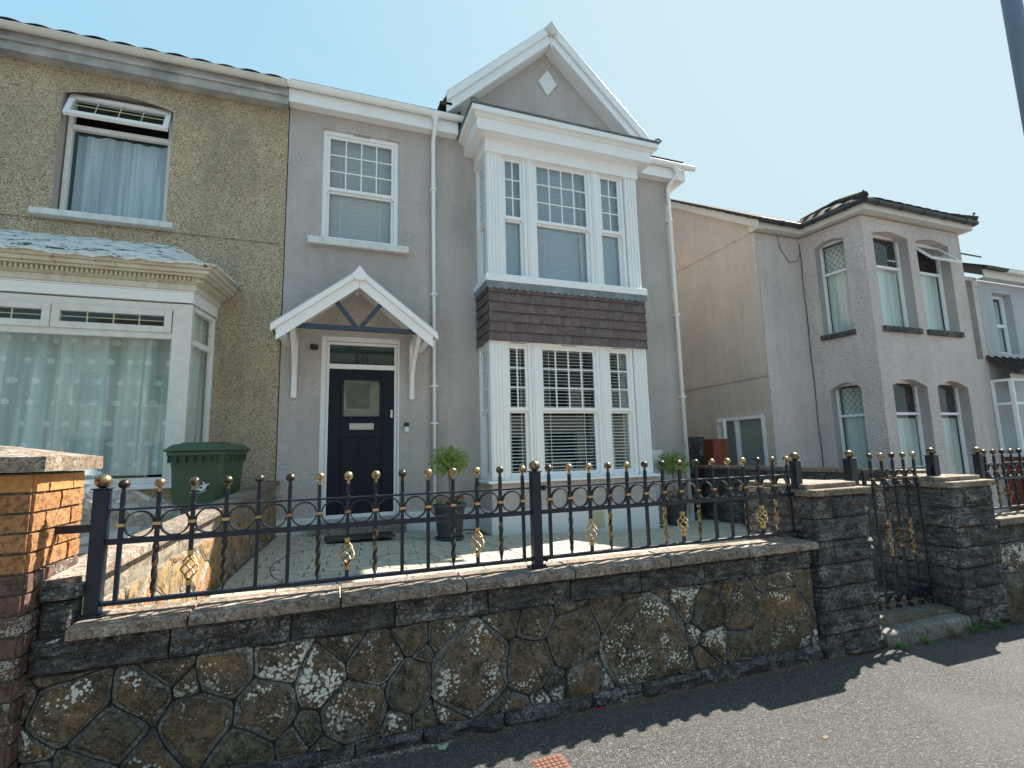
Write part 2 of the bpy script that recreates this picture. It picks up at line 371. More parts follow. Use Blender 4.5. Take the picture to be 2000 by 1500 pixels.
def fabric(name, c, trans=.3, alpha=0, swirl=False):
    g = NG(name); n = g.noise(30, 3)
    col = g.mix(n, tuple(x*.6 for x in c), c)
    fb = g.noise(9, 3, .6, stretch=(1, 1, .03)); col = g.mix(g.math('MULTIPLY', g.ramp(fb, [(.46, 0), (.58, 1)]), .55), col, tuple(x*.35 for x in c))  # vertical bands put fold shading and doubled cloth into the colour
    if swirl:
        sp = g.add('SeparateXYZ'); g.con(g.co, sp.inputs[0])
        u = g.math('DIVIDE', sp.outputs[0], .19); v = g.math('DIVIDE', sp.outputs[2], .235)
        row = g.math('FLOOR', v); u = g.math('ADD', u, g.math('MULTIPLY', g.math('SINE', g.math('MULTIPLY', row, 2.3)), .45))
        fu = g.math('MULTIPLY', g.math('SUBTRACT', g.math('FRACT', u), .5), .19); fv = g.math('MULTIPLY', g.math('SUBTRACT', g.math('FRACT', v), .5), .235)
        r = g.math('SQRT', g.math('ADD', g.math('MULTIPLY', fu, fu), g.math('MULTIPLY', fv, fv)))
        a = g.math('DIVIDE', g.math('ARCTAN2', fv, fu), 2*pi)
        q = g.math('FRACT', g.math('SUBTRACT', g.math('DIVIDE', r, .017), a))
        band = g.math('MULTIPLY', g.math('LESS_THAN', g.math('ABSOLUTE', g.math('SUBTRACT', q, .5)), .22), g.math('LESS_THAN', r, .034))
        col = g.mix(g.math('MULTIPLY', band, .9), col, (1, 1, 1))
    g.fin(col, .9, spec=.1)
    if alpha:
        if swirl: g.con(g.math('ADD', g.math('MULTIPLY', band, 1-alpha), alpha), g.p.inputs['Alpha'])
        else: g.p.inputs['Alpha'].default_value = alpha
    return g.m
M_lace = fabric('green_lace_curtain', (.80, .92, .88), alpha=.9, swirl=True)
M_drape = fabric('pale_blue_curtain', (.66, .76, .84))
M_net = fabric('pale_green_net_curtain', (.78, .86, .82))
def leafm(name, a, b):
    g = NG(name); c = g.mix(g.noise(25, 2), a, b); g.fin(c, .55, spec=.3)
    tl = g.add('BsdfTranslucent'); g.con(c, tl.inputs[0]); mx = g.add('MixShader'); mx.inputs[0].default_value = .3
    g.con(g.p.outputs[0], mx.inputs[1]); g.con(tl.outputs[0], mx.inputs[2]); g.con(mx.outputs[0], g.out.inputs[0]); return g.m
M_leaf = leafm('bright_feathery_leaf', (.17, .28, .06), (.32, .42, .11))
M_weed = leafm('weed_leaf', (.06, .16, .02), (.12, .26, .04))
M_dry = leafm('dry_stalk', (.25, .19, .10), (.16, .13, .07))
M_pet1 = leafm('red_petal', (.5, .04, .02), (.6, .10, .05)); M_pet2 = leafm('pink_petal', (.55, .25, .30), (.6, .35, .4))
M_magenta = leafm('magenta_petal', (.5, .02, .12), (.6, .03, .2)); M_pale = leafm('pale_leaf', (.45, .58, .42), (.5, .62, .45))
M_bark = plastic('thin_bark', (.10, .075, .05), .4, rough=.8)
M_soil = plastic('dark_soil', (.03, .022, .016), .3, rough=.9)
M_mat = plastic('black_rubber_mat', (.015, .015, .015), .3, rough=.8)
def polythene():
    g = NG('clear_polythene'); n = g.noise(5, 3); g.n.remove(g.p)
    tr = g.add('BsdfTransparent'); tr.inputs[0].default_value = (.93, .95, .95, 1)
    df = g.add('BsdfDiffuse'); df.inputs[0].default_value = (.75, .78, .8, 1); gl = g.add('BsdfGlossy'); gl.inputs['Roughness'].default_value = .15
    m1 = g.add('MixShader'); m1.inputs[0].default_value = .35; g.con(df.outputs[0], m1.inputs[1]); g.con(gl.outputs[0], m1.inputs[2])
    m2 = g.add('MixShader'); g.con(g.ramp(n, [(.3, .35), (.7, .6)]), m2.inputs[0]); g.con(tr.outputs[0], m2.inputs[1]); g.con(m1.outputs[0], m2.inputs[2])
    g.con(m2.outputs[0], g.out.inputs[0]); return g.m
M_poly = polythene()

# ------------------------------------------------------------------ frames of reference and common building parts
def FR(o, a=0):
    """u along the wall, v into it, w up"""
    return Matrix.Translation(Vector(o)) @ Matrix.Rotation(a, 4, 'Z')
def wall_holes(mb, x0, x1, z0, z1, holes, yf, dep, rev=0):
    """wall sheet in the plane y=yf with openings and their reveals (depth dep)"""
    xs = sorted(set([x0, x1]+[h[0] for h in holes]+[h[1] for h in holes])); zs = sorted(set([z0, z1]+[h[2] for h in holes]+[h[3] for h in holes]))
    for a, b in zip(xs, xs[1:]):
        for c, d in zip(zs, zs[1:]):
            mx, mz = (a+b)/2, (c+d)/2
            if any(h[0] < mx < h[1] and h[2] < mz < h[3] for h in holes): continue
            mb.poly([(a, yf, c), (b, yf, c), (b, yf, d), (a, yf, d)])
            mb.poly([(a, yf+dep, c), (a, yf+dep, d), (b, yf+dep, d), (b, yf+dep, c)])
    k = mb.m; mb.m = rev
    for h in holes:
        a, b, c, d = h[:4]
        mb.poly([(a, yf, c), (a, yf+dep, c), (a, yf+dep, d), (a, yf, d)]); mb.poly([(b, yf, c), (b, yf, d), (b, yf+dep, d), (b, yf+dep, c)])
        mb.poly([(a, yf, d), (a, yf+dep, d), (b, yf+dep, d), (b, yf, d)]); mb.poly([(a, yf, c), (b, yf, c), (b, yf+dep, c), (a, yf+dep, c)])
    mb.m = k
def rim(mb, w, h, fw, v0, v1, fb=None, u0=0, w0=0, ft=None):
    fb = fb or fw; ft = ft or fw
    mb.box(u0, v0, w0, u0+fw, v1, w0+h); mb.box(u0+w-fw, v0, w0, u0+w, v1, w0+h)
    mb.box(u0+fw, v0, w0, u0+w-fw, v1, w0+fb); mb.box(u0+fw, v0, w0+h-ft, u0+w-fw, v1, w0+h)
def pane(M, u0, u1, w0, w1, v, parent, mat=None):
    mb = MB(M); mb.box(u0, v, w0, u1, v+.006, w1); return mb.build('pane', mat or M_glass, parent)
def sash_window(par, M, w, h, zm, cols, rows, fw=.05, vent=True, gm=None, name='sash_window'):
    """white vertical sliding sash: outer frame, upper sash in front with glazing bars, lower sash set back"""
    mb = MB(M); rim(mb, w, h, fw, 0, .11, fb=.035); f = mb.build(name, M_upvc, par, .004)
    sw = .042
    mb = MB(M); rim(mb, w-2*fw, h-zm-fw, sw, .025, .06, fb=.05, u0=fw, w0=zm)
    for s in (fw, w-fw-.03): mb.box(s, .02, zm-.035, s+.03, .062, zm+.002)
    mb.build('upper_sash', M_upvc, f, .004)
    mb = MB(M); rim(mb, w-2*fw, zm-.035+.01, sw, .063, .10, fb=.055, u0=fw, w0=.035); mb.build('lower_sash', M_upvc, f, .004)
    a, b, c, d = fw+sw, w-fw-sw, zm+.05, h-fw-sw
    pane(M, a-.01, b+.01, c-.01, d+.01, .042, f, gm); pane(M, a-.01, b+.01, .085, zm-.06, .08, f, gm)
    for i in range(1, cols):
        u = a+(b-a)*i/cols; mb = MB(M); mb.box(u-.009, .032, c, u+.009, .052, d); mb.build('glazing_bar', M_upvc, f)
    for j in range(1, rows):
        q = c+(d-c)*j/rows; mb = MB(M); mb.box(a, .0325, q-.009, b, .0515, q+.009); mb.build('glazing_bar', M_upvc, f)
    if vent:
        mb = MB(M); mb.m = 0; mb.box(w/2-.13, -.014, h-.032, w/2+.13, -.002, h-.012); mb.m = 1; mb.box(w/2-.12, -.016, h-.026, w/2+.12, -.0135, h-.018)
        mb.build('trickle_vent', [M_upvc, M_blackpl], f)
    return f
_slat = {}
def blind(label, M, w, h, ang, pitch=.046, mat=None, group=None):
    mat = mat or M_blind; o = M @ Vector((w/2, 0, 0)); t = thing('venetian_blind', label, 'blind', o, group)
    R3 = M.to_3x3().to_4x4(); T = R3 @ Matrix.Translation((0, 0, 0))
    key = (round(w, 2), round(ang, 2), round(M.to_euler().z, 3), mat.name)
    if key not in _slat:
        mb = MB(R3); cw = .024; pr = [(-cw, 0), (-cw*.5, .004), (0, .0055), (cw*.5, .004), (cw, 0)]
        top = [Vector((0, p*cos(ang)-q*sin(ang), p*sin(ang)+q*cos(ang))) for p, q in pr]
        ring = [[Vector((s*w/2, p.y, p.z)) for p in top]+[Vector((s*w/2, p.y, p.z-.002)) for p in top[::-1]] for s in (-1, 1)]
        mb.loft(ring); _slat[key] = mb.mesh('slat', mat)
    me = _slat[key]; n = int((h-.06)/pitch)
    for i in range(n):
        link('slat', me, t, loc=(0, 0, h-.06-i*pitch))
    mb = MB(T); mb.box(-w/2, -.025, h-.04, w/2, .025, h); ob = mb.build('headrail', mat, t, loc=(0, 0, 0))
    mb = MB(T)
    for u in ([-w*.3, w*.3] if w > .6 else [-w*.25, w*.25]): mb.box(u-.004, -.028, .02, u+.004, -.0265, h-.04)
    mb.build('ladder_cord', mat, t, loc=(0, 0, 0))
    mb = MB(T); mb.box(-w/2, -.02, h-.06-n*pitch-.012, w/2, .02, h-.06-n*pitch+.006); mb.build('bottom_rail', mat, t, loc=(0, 0, 0))
    return t
def curtain(label, M, w, h, mat, folds=9, amp=.03, seed=1, group=None, gap=None):
    rnd = random.Random(seed); mb = MB(); n = folds*8; rows = 8; mb.smooth = True; ph = [rnd.uniform(0, 6) for _ in range(4)]
    pts = []
    for j in range(rows+1):
        z = h*j/rows; q = []
        for i in range(n+1):
            u = w*i/n; a = 2*pi*folds*i/n
            v = amp*sin(a+.6*sin(a*.37+ph[0])+.15*sin(z*3+ph[1]))*(1-.4*z/h) + amp*.6*sin(a*.31+ph[2]+z*.4)
            q.append((u-w/2, v, z))
        pts.append(q)
    ids = [[mb.pt(p) for p in q] for q in pts]
    for a, b in zip(ids, ids[1:]):
        for k in range(n): mb.face((a[k], a[k+1], b[k+1], b[k]))
    o = mb.build('curtain', mat); o.matrix_world = M @ Matrix.Translation((w/2, 0, 0)); tag(o, label, 'curtain', group); return o
def gutter(par, x0, x1, y, z, mat, r=.055, name='gutter', brackets=.9, sm=None):
    mb = MB(); n = 10
    pr = [(y-r, z)]+[(y-r*cos(pi*k/n), z-r*sin(pi*k/n)*1.05) for k in range(1, n)]+[(y+r, z), (y+r-.006, z)]+[(y-(r-.006)*cos(pi*k/n)*-1, z-(r-.006)*sin(pi*k/n)) for k in range(1, n)]+[(y-r+.006, z)]
    pr.insert(0, (y-r-.006, z+.004)); pr.insert(0, (y-r-.006, z+.012)); pr.append((y-r+.006, z+.012))
    mb.smooth = True
    mb.loft([[(x, a, b) for a, b in pr] for x in (x0, x1)], caps=False); mb.smooth = False
    mb.prism([(x0, y-r*cos(pi*k/n), z-r*sin(pi*k/n)) for k in range(n+1)], (.004, 0, 0)); mb.prism([(x1-.004, y-r*cos(pi*k/n), z-r*sin(pi*k/n)) for k in range(n+1)], (.004, 0, 0))
    g = mb.build(name, mat, par)
    if brackets:
        x = x0+.35
        while x < x1-.1:
            b = MB(); R = r+.007
            b.loft([[(x+d, y-rr*cos(pi*k/n), z-rr*sin(pi*k/n)*1.05+.004) for k in range(n+1) for rr in (R,)]+[(x+d, y+(R-.006)*cos(pi*k/n), z-(R-.006)*sin(pi*k/n)*1.05+.004) for k in range(n+1)] for d in (-.014, .014)])
            b.build('gutter_bracket', mat, g); x += brackets
    return g
def pipe(par, path, r, mat, name='downpipe', square=False):
    mb = MB(); mb.smooth = not square
    if square: mb.tube(path, r, rect=(r, r))
    else: mb.tube(path, r, 12)
    return mb.build(name, mat, par, .004 if square else 0)

# ------------------------------------------------------------------ ground
def pave_z(x, y): return -1.392-.0105*x
def yard_z(x, y): return -1.0-.04*x-.022*(7.0-y)
mb = MB()
for i in range(24):
    for j in range(3):
        xs = [-8+i*2, -6+i*2]; ys = [[2.72, 1.2, .2, -.75][j], [2.72, 1.2, .2, -.75][j+1]]
        mb.poly([(xs[0], ys[1], pave_z(xs[0], 0)), (xs[1], ys[1], pave_z(xs[1], 0)), (xs[1], ys[0], pave_z(xs[1], 0)), (xs[0], ys[0], pave_z(xs[0], 0))])
mb.build('pavement', M_asphalt, kind='structure')
mb = MB()
for i in range(20):
    xa, xb = -8+i*2.4, -8+i*2.4+2.39
    mb.loft([[(x, y, pave_z(x, 0)+dz) for y, dz in ((-.752, .002), (-.752, -.3), (-.88, -.3), (-.88, .002))] for x in (xa, xb)])
mb.build('kerb', M_step, kind='structure')
mb = MB(); mb.poly([(-8, -7.4, -1.42), (40, -7.4, -1.95), (40, -.885, -1.95), (-8, -.885, -1.42)]); mb.build('road', M_road, kind='structure')
mb = MB(); mb.poly([(-400, -400, -2.1), (400, -400, -2.1), (400, 400, -2.1), (-400, 400, -2.1)]); mb.build('ground', M_asphalt, kind='structure')
mb = MB(); mb.poly([(-8, -9.6, -1.32), (40, -9.6, -1.8), (40, -7.4, -1.8), (-8, -7.4, -1.32)]); mb.build('far_pavement', M_road, kind='structure')

# yard slab and its imprinted pavers
mb = MB()
def yp(x, y, d=0): return (x, y, yard_z(x, y)+d)
mb.prism([yp(-1.0, 2.7, -.02), yp(6.6, 2.7, -.02), yp(6.6, 7.3, -.02), yp(-.66, 7.3, -.02)], (0, 0, -.5))
mb.prism([yp(5.9, 7.301, -.021), yp(8.0, 7.301, -.021), yp(8.0, 14, -.021), yp(5.9, 14, -.021)], (0, 0, -.5))
yard = mb.build('yard', M_bmort, kind='structure')
def paver(x, y, w, l, ang=0, clip=None):
    c, s = cos(ang), sin(ang); g = .008
    pts = [(x+c*a-s*b, y+s*a+c*b) for a, b in ((-l/2+g, -w/2+g), (l/2-g, -w/2+g), (l/2-g, w/2-g), (-l/2+g, w/2-g))]
    if clip and not clip(x, y): return None
    return pts
pav = []
CX, CY, CR = .75, 5.35, 1.25   # circle feature in front of the door
rp = random.Random(3)
def inyard(x, y):
    if y < 2.85 or y > 7.26: return False
    if x < -.60-(7.3-y)*.0885: return False
    if y > 6.6 and 2.05 < x < 4.87: return False
    if x > 4.6+(y > 3.9)*1.82: return False
    return True
yy = 2.9; row = 0
while yy < 7.3:
    left = -.60-(7.3-yy)*.0885+.012; xx = left-(.15 if row % 2 else 0)
    while xx < 6.5:
        x0, x1 = max(xx, left), xx+.3; g = .0042
        if x1-x0 > .03:
            p = [(x0+g, yy-.075+g), (x1-g, yy-.075+g), (x1-g, yy+.075-g), (x0+g, yy+.075-g)]
            if all(inyard(*q) for q in p): pav.append(p)
        xx += .3
    yy += .15; row += 1
pav.sort(key=lambda p: sum(q[1] for q in p)/len(p)-.0*p[0][0])
rest = MB()
for i, p in enumerate(pav):
    d = rp.uniform(-.0015, .0015); tgt = MB() if i < 290 else rest
    cx = sum(q[0] for q in p)/len(p); cy = sum(q[1] for q in p)/len(p)
    lo = [yp(x, y, -.018) for x, y in p]; hi = [yp(cx+(x-cx)*.985, cy+(y-cy)*.985, d) for x, y in p]
    tgt.loft([lo, hi])
    if i < 290: tgt.build('paving_brick', M_slab, yard)
o = rest.build('paving_bricks', M_slab, yard); o['kind'] = 'stuff'
for rr_ in (CR, .35):
    mb = MB(); n = 72
    for k in range(n):
        a, b = 2*pi*k/n, 2*pi*(k+1)/n; mb.poly([yp(CX+rr_*cos(a), CY+rr_*sin(a), .0025), yp(CX+rr_*cos(b), CY+rr_*sin(b), .0025), yp(CX+(rr_-.012)*cos(b), CY+(rr_-.012)*sin(b), .0025), yp(CX+(rr_-.012)*cos(a), CY+(rr_-.012)*sin(a), .0025)])
    mb.build('imprinted_circle', M_bmort, yard)

# ------------------------------------------------------------------ main house (grey render)
YF = 7.3
house = thing('grey_rendered_house', 'two-storey house of smooth grey render with white gabled bay and navy front door', 'house', (2.66, 7.3, -1.1))
XL, XR = -.655, 5.96
bx0, bx1 = 2.13, 4.79; BY = 6.7
mb = MB()
wl = (-.195, .902, 3.11, 4.835); dr = (-.07, .90, -.83, 1.615)
wall_holes(mb, XL, XR, -.9, 5.10, [wl, dr, (bx0+.1, bx1-.1, -.9, 4.72)], YF, .14)
mb.box(XR-.25, YF+.002, -1.6, XR, 15.3, 5.10)         # side wall
mb.box(XL, 15.05, -1.6, XR-.252, 15.3, 5.10)
mb.build('wall', M_render, house)
mb = MB(); mb.box(XL-.002, YF+.142, -1.5, XL+.2, 15, 5.2); mb.box(bx0-.6, YF+.3, -1.5, bx0-.45, 15, 5.2)
for z in (-1.0, 2.0, 5.0): mb.box(XL+.21, YF+.145, z-.1, XR-.26, 15, z)
mb.box(XL+.21, 11, -1.5, XR-.26, 11.1, 5); mb.build('interior_wall', M_dark, house)
# plinth
for xa, xb, zt_ in ((XL+.01, -.11, -.80), (.94, bx0-.005, -.80), (bx1+.005, XR+.02, -.86)):
    mb = MB(); mb.box(xa, YF-.03, -1.7, xb, YF+.1, zt_); mb.build('plinth', M_white_render, house, .008)
# window reveal trim + first-floor sash
M = FR((wl[0], YF+.035, wl[2])); f = sash_window(house, M, wl[1]-wl[0], wl[3]-wl[2], .795, 4, 3, fw=.062)
mb = MB(); mb.box(wl[0]-.17, YF-.10, wl[2]-.115, wl[1]+.15, YF+.05, wl[2]-.003); o = mb.build('window_sill', M_sillw, house, .012)
blind('white venetian blind closed behind the upstairs sash window above the porch', FR((wl[0]+.07, YF+.19, wl[2]+.04)), wl[1]-wl[0]-.14, wl[3]-wl[2]-.08, radians(-44), .044)
# door
M = FR((dr[0], YF+.03, dr[2])); dw = dr[1]-dr[0]; dh = dr[3]-dr[2]
mb = MB(M); rim(mb, dw, dh, .038, 0, .09, fb=.05); mb.box(.038, .002, 2.06, dw-.038, .088, 2.13); 
door = mb.build('front_door', M_upvc, house, .004)
mb = MB(); mb.box(dr[0]-.07, YF-.012, dr[2], dr[0]-.001, YF+.028, dr[3]+.07); mb.box(dr[1]+.001, YF-.012, dr[2], dr[1]+.03, YF+.028, dr[3]+.07); mb.box(dr[0]-.001, YF-.012, dr[3]+.001, dr[1]+.001, YF+.028, dr[3]+.07)
mb.build('door_surround', M_white_render, house, .004)
pane(M, .036, dw-.036, 2.128, dh-.036, .04, door, M_glassobs)
mb = MB(M); mb.box(.037, .06, 2.129, dw-.037, .07, dh-.037); mb.build('top_light_backing', M_frost, door)
mb = MB(M)   # number 18 on the top light
n0 = dw/2-.12; zc = 2.16; v = .028
mb.prism([(n0+.03, v, zc), (n0+.055, v, zc), (n0+.055, v, zc+.17), (n0+.03, v, zc+.17)], (0, .006, 0)); mb.box(n0+.008, v, zc, n0+.078, v+.007, zc+.010)
mb.prism([(n0+.0, v, zc+.14), (n0+.03, v, zc+.15), (n0+.03, v, zc+.168), (n0+.012, v, zc+.155)], (0, .0065, 0))
for cz, ro, wx in ((zc+.045, .045, .052), (zc+.128, .038, .042)):
    N = 20
    for k in range(N):
        a, b = 2*pi*k/N, 2*pi*(k+1)/N; c0 = n0+.15
        th = lambda t: .55+.25*(1-abs(cos(t)))
        P = lambda t, q: (c0+wx*cos(t)*q, v, cz+ro*sin(t)*q)
        qa, qb = 1-.42*abs(cos(a)), 1-.42*abs(cos(b)); qa = min(qa, .86); qb = min(qb, .86)
        mb.prism([P(a, 1), P(b, 1), P(b, qb), P(a, qa)], (0, .006, 0))
mb.build('house_number', M_blackpl, door)
mb = MB(M); Z = 2.055
# leaf with recessed panels: stiles, rails
L0, L1 = .045, dw-.045; g0, g1 = dw/2-.29, dw/2+.285; gz0, gz1 = 1.36, 1.935
mb.box(L0, .01, .052, g0, .055, Z); mb.box(g1, .01, .052, L1, .055, Z); mb.box(g0, .0105, gz1, g1, .055, Z-.001)
mb.box(g0, .0105, 1.10, g1, .055, gz0); mb.box(g0, .022, .052, g1, .05, 1.10); mb.box(dw/2-.04, .0102, .052, dw/2+.04, .052, 1.10); mb.box(g0, .0105, .052, g1, .0545, .25)
for a, b in ((g0, dw/2-.04), (dw/2+.04, g1)): mb.box(a+.035, .0145, .285, b-.035, .03, 1.065)
rim(mb, g1-g0, gz1-gz0, .028, .0, .03, u0=g0, w0=gz0)
mb.build('door_leaf', M_navy, door, .004)
pane(M, g0+.02, g1-.02, gz0+.02, gz1-.02, .03, door)
mb = MB(M); mb.box(g0+.05, .03+.012, gz0, g1-.05, .05, gz1); o = mb.build('glass_backing', M_hall, door)
mb = MB(M); mb.box(dw/2-.165, .000, 1.20, dw/2+.165, .012, 1.29); mb.box(dw/2-.14, -.004, 1.215, dw/2+.14, .002, 1.275); mb.build('letterbox', M_silver, door, .003)
mb = MB(M); mb.box(L1-.045, -.006, 1.37, L1-.015, .01, 1.48); mb.sphere((L1-.03, -.015, 1.45), .018, 10, 6); mb.build('door_lock', M_chrome, door, .003)
mb = MB(); mb.box(dr[0]-.16, YF-.30, -1.3, dr[1]+.10, YF-.035, -.875); mb.build('door_step', M_step, house, .01)
# doorbell, camera
mb = MB(); mb.m = 0; mb.box(1.005, YF-.03, .33, 1.068, YF-.001, .405); mb.m = 1; mb.box(1.006, YF-.031, .406, 1.067, YF-.001, .465)
o = mb.build('doorbell', [M_chrome, M_blackpl], None, .004, label='small white and black doorbell on the grey wall right of the navy door', cat='doorbell')
mb = MB(); mb.lathe([(.045, 0), (.045, .03), (.03, .035)], (0, 0, 0), 14)
mb2 = MB(FR((-.235, YF-.001, 1.51))); mb2.lathe([(.05, -.035), (.05, .035)], (0, -.045, 0), 16); mb2.box(-.025, -.03, -.03, .025, 0, .03)
mb2.build('porch_sensor', M_blackpl, None, .005, label='round black sensor light on wall left of the front door', cat='sensor light')
# string of eaves
mb = MB(); mb.box(XL-.01, 7.13, 5.04, bx0-.32, 7.152, 5.25); mb.box(XL-.01, 7.1525, 5.05, bx0-.32, YF-.003, 5.062); mb.build('fascia', M_upvc, house, .003)
mb = MB(); mb.box(bx1+.30, 7.13, 5.0, XR+.23, 7.152, 5.22); mb.box(bx1+.30, 7.1525, 5.01, XR+.23, YF-.003, 5.022)
mb.box(XR+.232, 7.13, 5.0, XR+.25, 7.6, 5.26)
mb.build('fascia', M_upvc, house, .003)
gutter(house, XL-.03, bx0-.24, 7.065, 5.275, M_upvc); gutter(house, bx1+.34, XR+.42, 7.065, 5.245, M_upvc)
# gutter run going back along verge at right corner
px_, pz_ = 1.43, 5.22
mb = MB(); mb.lathe([(.04, 0), (.045, .03), (.075, .085), (.08, .12)], (px_, 7.065, 5.15), 14); mb.build('gutter_outlet', M_upvc, house)
p = pipe(house, [(px_, 7.065, 5.16), (px_, 7.07, 5.08), (px_, 7.24, 4.93), (px_, 7.245, 4.85), (px_, 7.245, -.75), (px_, 7.2, -.82)], .034, M_upvc)
for z in (4.1, 2.4, 1.0, .45, -.55):
    mb = MB(); mb.box(px_-.043, 7.2, z-.013, px_+.043, 7.299, z+.013); mb.box(px_-.055, 7.26, z-.012, px_+.055, 7.2985, z+.012); mb.build('pipe_clip', M_upvc, p)
p = pipe(house, [(5.98, 7.065, 5.16), (5.98, 7.07, 5.06), (5.88, 7.21, 4.90), (5.87, 7.225, 4.8), (5.87, 7.225, -1.1)], .034, M_upvc)
mb = MB(); mb.lathe([(.04, 0), (.045, .03), (.075, .085), (.08, .12)], (5.98, 7.065, 5.12), 14); mb.build('gutter_outlet', M_upvc, house)
for z in (4.2, 2.4, .9, -.6):
    mb = MB(); mb.box(5.827, 7.18, z-.013, 5.913, 7.299, z+.013); mb.build('pipe_clip', M_upvc, p)

# main roof
mb = MB()
rz = lambda y: 5.30+(y-7.02)*.60
mb.loft([[(x, 7.02, 5.27), (x, 7.02, 5.31), (x, 11.1, rz(11.1)), (x, 15.4, rz(7.02)-.1), (x, 15.4, rz(7.02)-.14)] for x in (XL+.002, XR+.15)])
mb.box(XR-.2, 7.4, 5.1, XR-.001, 14.9, 5.29)
mb.build('roof', M_rooftile, house)
# gable over the bay
gx, gz, gy = 3.46, 7.36, 7.04
sl_ = (7.36-5.60)/(3.46-1.58)
def gzz(x, dz=0): return gz-abs(x-gx)*sl_+dz
mb = MB(); mb.prism([(1.9, YF-.004, 5.08), (5.02, YF-.004, 5.08), (5.02, YF-.004, gzz(5.02)-.1), (gx, YF-.004, gz-.12), (1.9, YF-.004, gzz(1.9)-.1)], (0, .2, 0)); mb.build('gable_wall', M_render, house)
def barge(mb, xa, xb, d0, d1, y0, y1):
    """strip following the verge from x=xa to x=xb, offsets d0..d1 below the roof line"""
    mb.prism([(xa, y0, gzz(xa)-d0), (xb, y0, gzz(xb)-d0), (xb, y0, gzz(xb)-d1), (xa, y0, gzz(xa)-d1)], (0, y1-y0, 0))
for nm, xa, xb in (('bargeboard', 1.60, gx-.0015), ('bargeboard', gx+.0015, 5.33)):
    mb = MB(); barge(mb, xa, xb, .13, .31, 7.03, 7.055); mb.build(nm, M_upvc, house, .003)
    mb = MB(); barge(mb, xa, xb, -.03, .135, 6.985, 7.028); barge(mb, xa, xb, -.034, -.012, 6.975, 7.3); mb.build('verge_cap', M_upvc, house, .005)
    mb = MB(); barge(mb, xa, xb, .300, .315, 7.057, 7.294); mb.build('verge_soffit', M_upvc, house)
mb = MB(); mb.prism([(gx-.12, 6.955, gz-.09), (gx-.1, 6.955, gz-.17), (gx, 6.955, gz-.2), (gx+.1, 6.955, gz-.17), (gx+.12, 6.955, gz-.09), (gx, 6.955, gz+.06)], (0, .06, 0)); mb.build('ridge_end_cap', M_cream, house, .006)
mb = MB(); mb.tube([(gx, 7.02, gz-.13), (gx, 7.02, gz-.40), (gx+.03, 7.01, gz-.42)], .012, 6); mb.build('finial_strip', M_upvc, house)
mb = MB()
for s in (-1, 1):
    xe = gx+s*1.9
    mb.prism([(gx, 7.06, gz-.02), (xe, 7.06, gzz(xe)-.02), (xe, 7.06, gzz(xe)-.10), (gx, 7.06, gz-.10)], (0, 4, 0))
mb.build('gable_roof', M_rooftile, house)
for s in (-1,):
    for k in range(9):   # dark verge tiles stepping along the left eaves of the gable
        y = 7.03+k*.16; xe = gx+s*1.91
        mb = MB(); mb.box(xe-.05, y, gzz(xe)-.13+(k % 2)*.01, xe+.14, y+.15, gzz(xe)-.085+(k % 2)*.01); mb.build('verge_tile', M_rooftile, house)
mb = MB(); mb.prism([(3.47, YF-.03, 6.22), (3.66, YF-.03, 6.475), (3.49, YF-.03, 6.73), (3.30, YF-.03, 6.475)], (0, .024, 0)); mb.build('diamond_plaque', M_white_render, house, .004)

# bay: corner posts, mullions, boards
def flutes(mb, x0, x1, z0, z1, y, M=None):
    n = 4; mb.box(x0, y+.012, z0, x1, y+.09, z1); q = (x1-x0)/n
    for i in range(n): mb.box(x0+q*i+.012, y-.001, z0, x0+q*(i+1)-.012, y+.012, z1)
LZ = (-.385, 1.615); UZ = (2.56, 4.585)
MUL = [(2.355, 2.705+.02), (2.725, 2.915), (2.915, 3.915), (3.915, 4.095), (4.095, 4.475)]
for nm, (z0, z1), zm, gm in (('low', LZ, .985, M_glass), ('up', UZ, .985, M_glassup)):
    for xa, xb in ((bx0, 2.355), (4.545, bx1)):
        mb = MB(); flutes(mb, xa+.012, xb, z0, z1, BY); mb.build('fluted_pilaster', M_upvc, house, .003)
    for s, xw in ((0, bx0), (1, bx1)):
        mb = MB(); mb.box(xw+(.0 if s == 0 else -.08), BY+.015, z0, xw+(.08 if s == 0 else 0), BY+.11, z1); mb.build('corner_post', M_upvc, house, .003)
    for xa, xb in ((2.785, 2.885), (3.935, 4.045)):
        mb = MB(); mb.box(xa, BY+.02, z0, xb, BY+.1, z1); mb.box(xa+.03, BY+.0, z0, xb-.03, BY+.02, z1); mb.build('mullion', M_upvc, house, .004)
    for xa, xb, cols in ((2.357, 2.783, 2), (2.887, 3.933, 4), (4.047, 4.543, 2)):
        M = FR((xa, BY+.035, z0)); sash_window(house, M, xb-xa, z1-z0, zm, cols, 3, gm=gm)
    # side windows of the bay (left side faces -x, right side faces +x)
    for s in (0, 1):
        if s == 0: M = FR((bx0+.005, YF-.002, z0), -pi/2)
        else: M = FR((bx1-.005, BY+.115, z0), pi/2)
        sash_window(house, M, YF-.002-BY-.115, z1-z0, zm, 2, 3, vent=(s == 0), gm=gm)
for lvl, (z0, z1), ang, mt in (('ground-floor', LZ, radians(14), M_blindlow), ('first-floor', UZ, radians(-46), M_blind)):
    for xa, xb, nm in ((2.4, 2.74, 'narrow venetian blind in the left light of the %s bay window'), (2.93, 3.89, 'wide venetian blind in the middle light of the %s bay window'), (4.09, 4.5, 'narrow venetian blind in the right light of the %s bay window')):
        blind(nm % lvl, FR((xa, BY+.19, z0+.03)), xb-xa, z1-z0-.06, ang, .05 if lvl[0] == 'g' else .046, mt)
    blind('narrow venetian blind in the left return side of the %s bay' % lvl, FR((bx0+.14, YF-.06, z0+.03), -pi/2), .36, z1-z0-.06, ang, .05, mt)
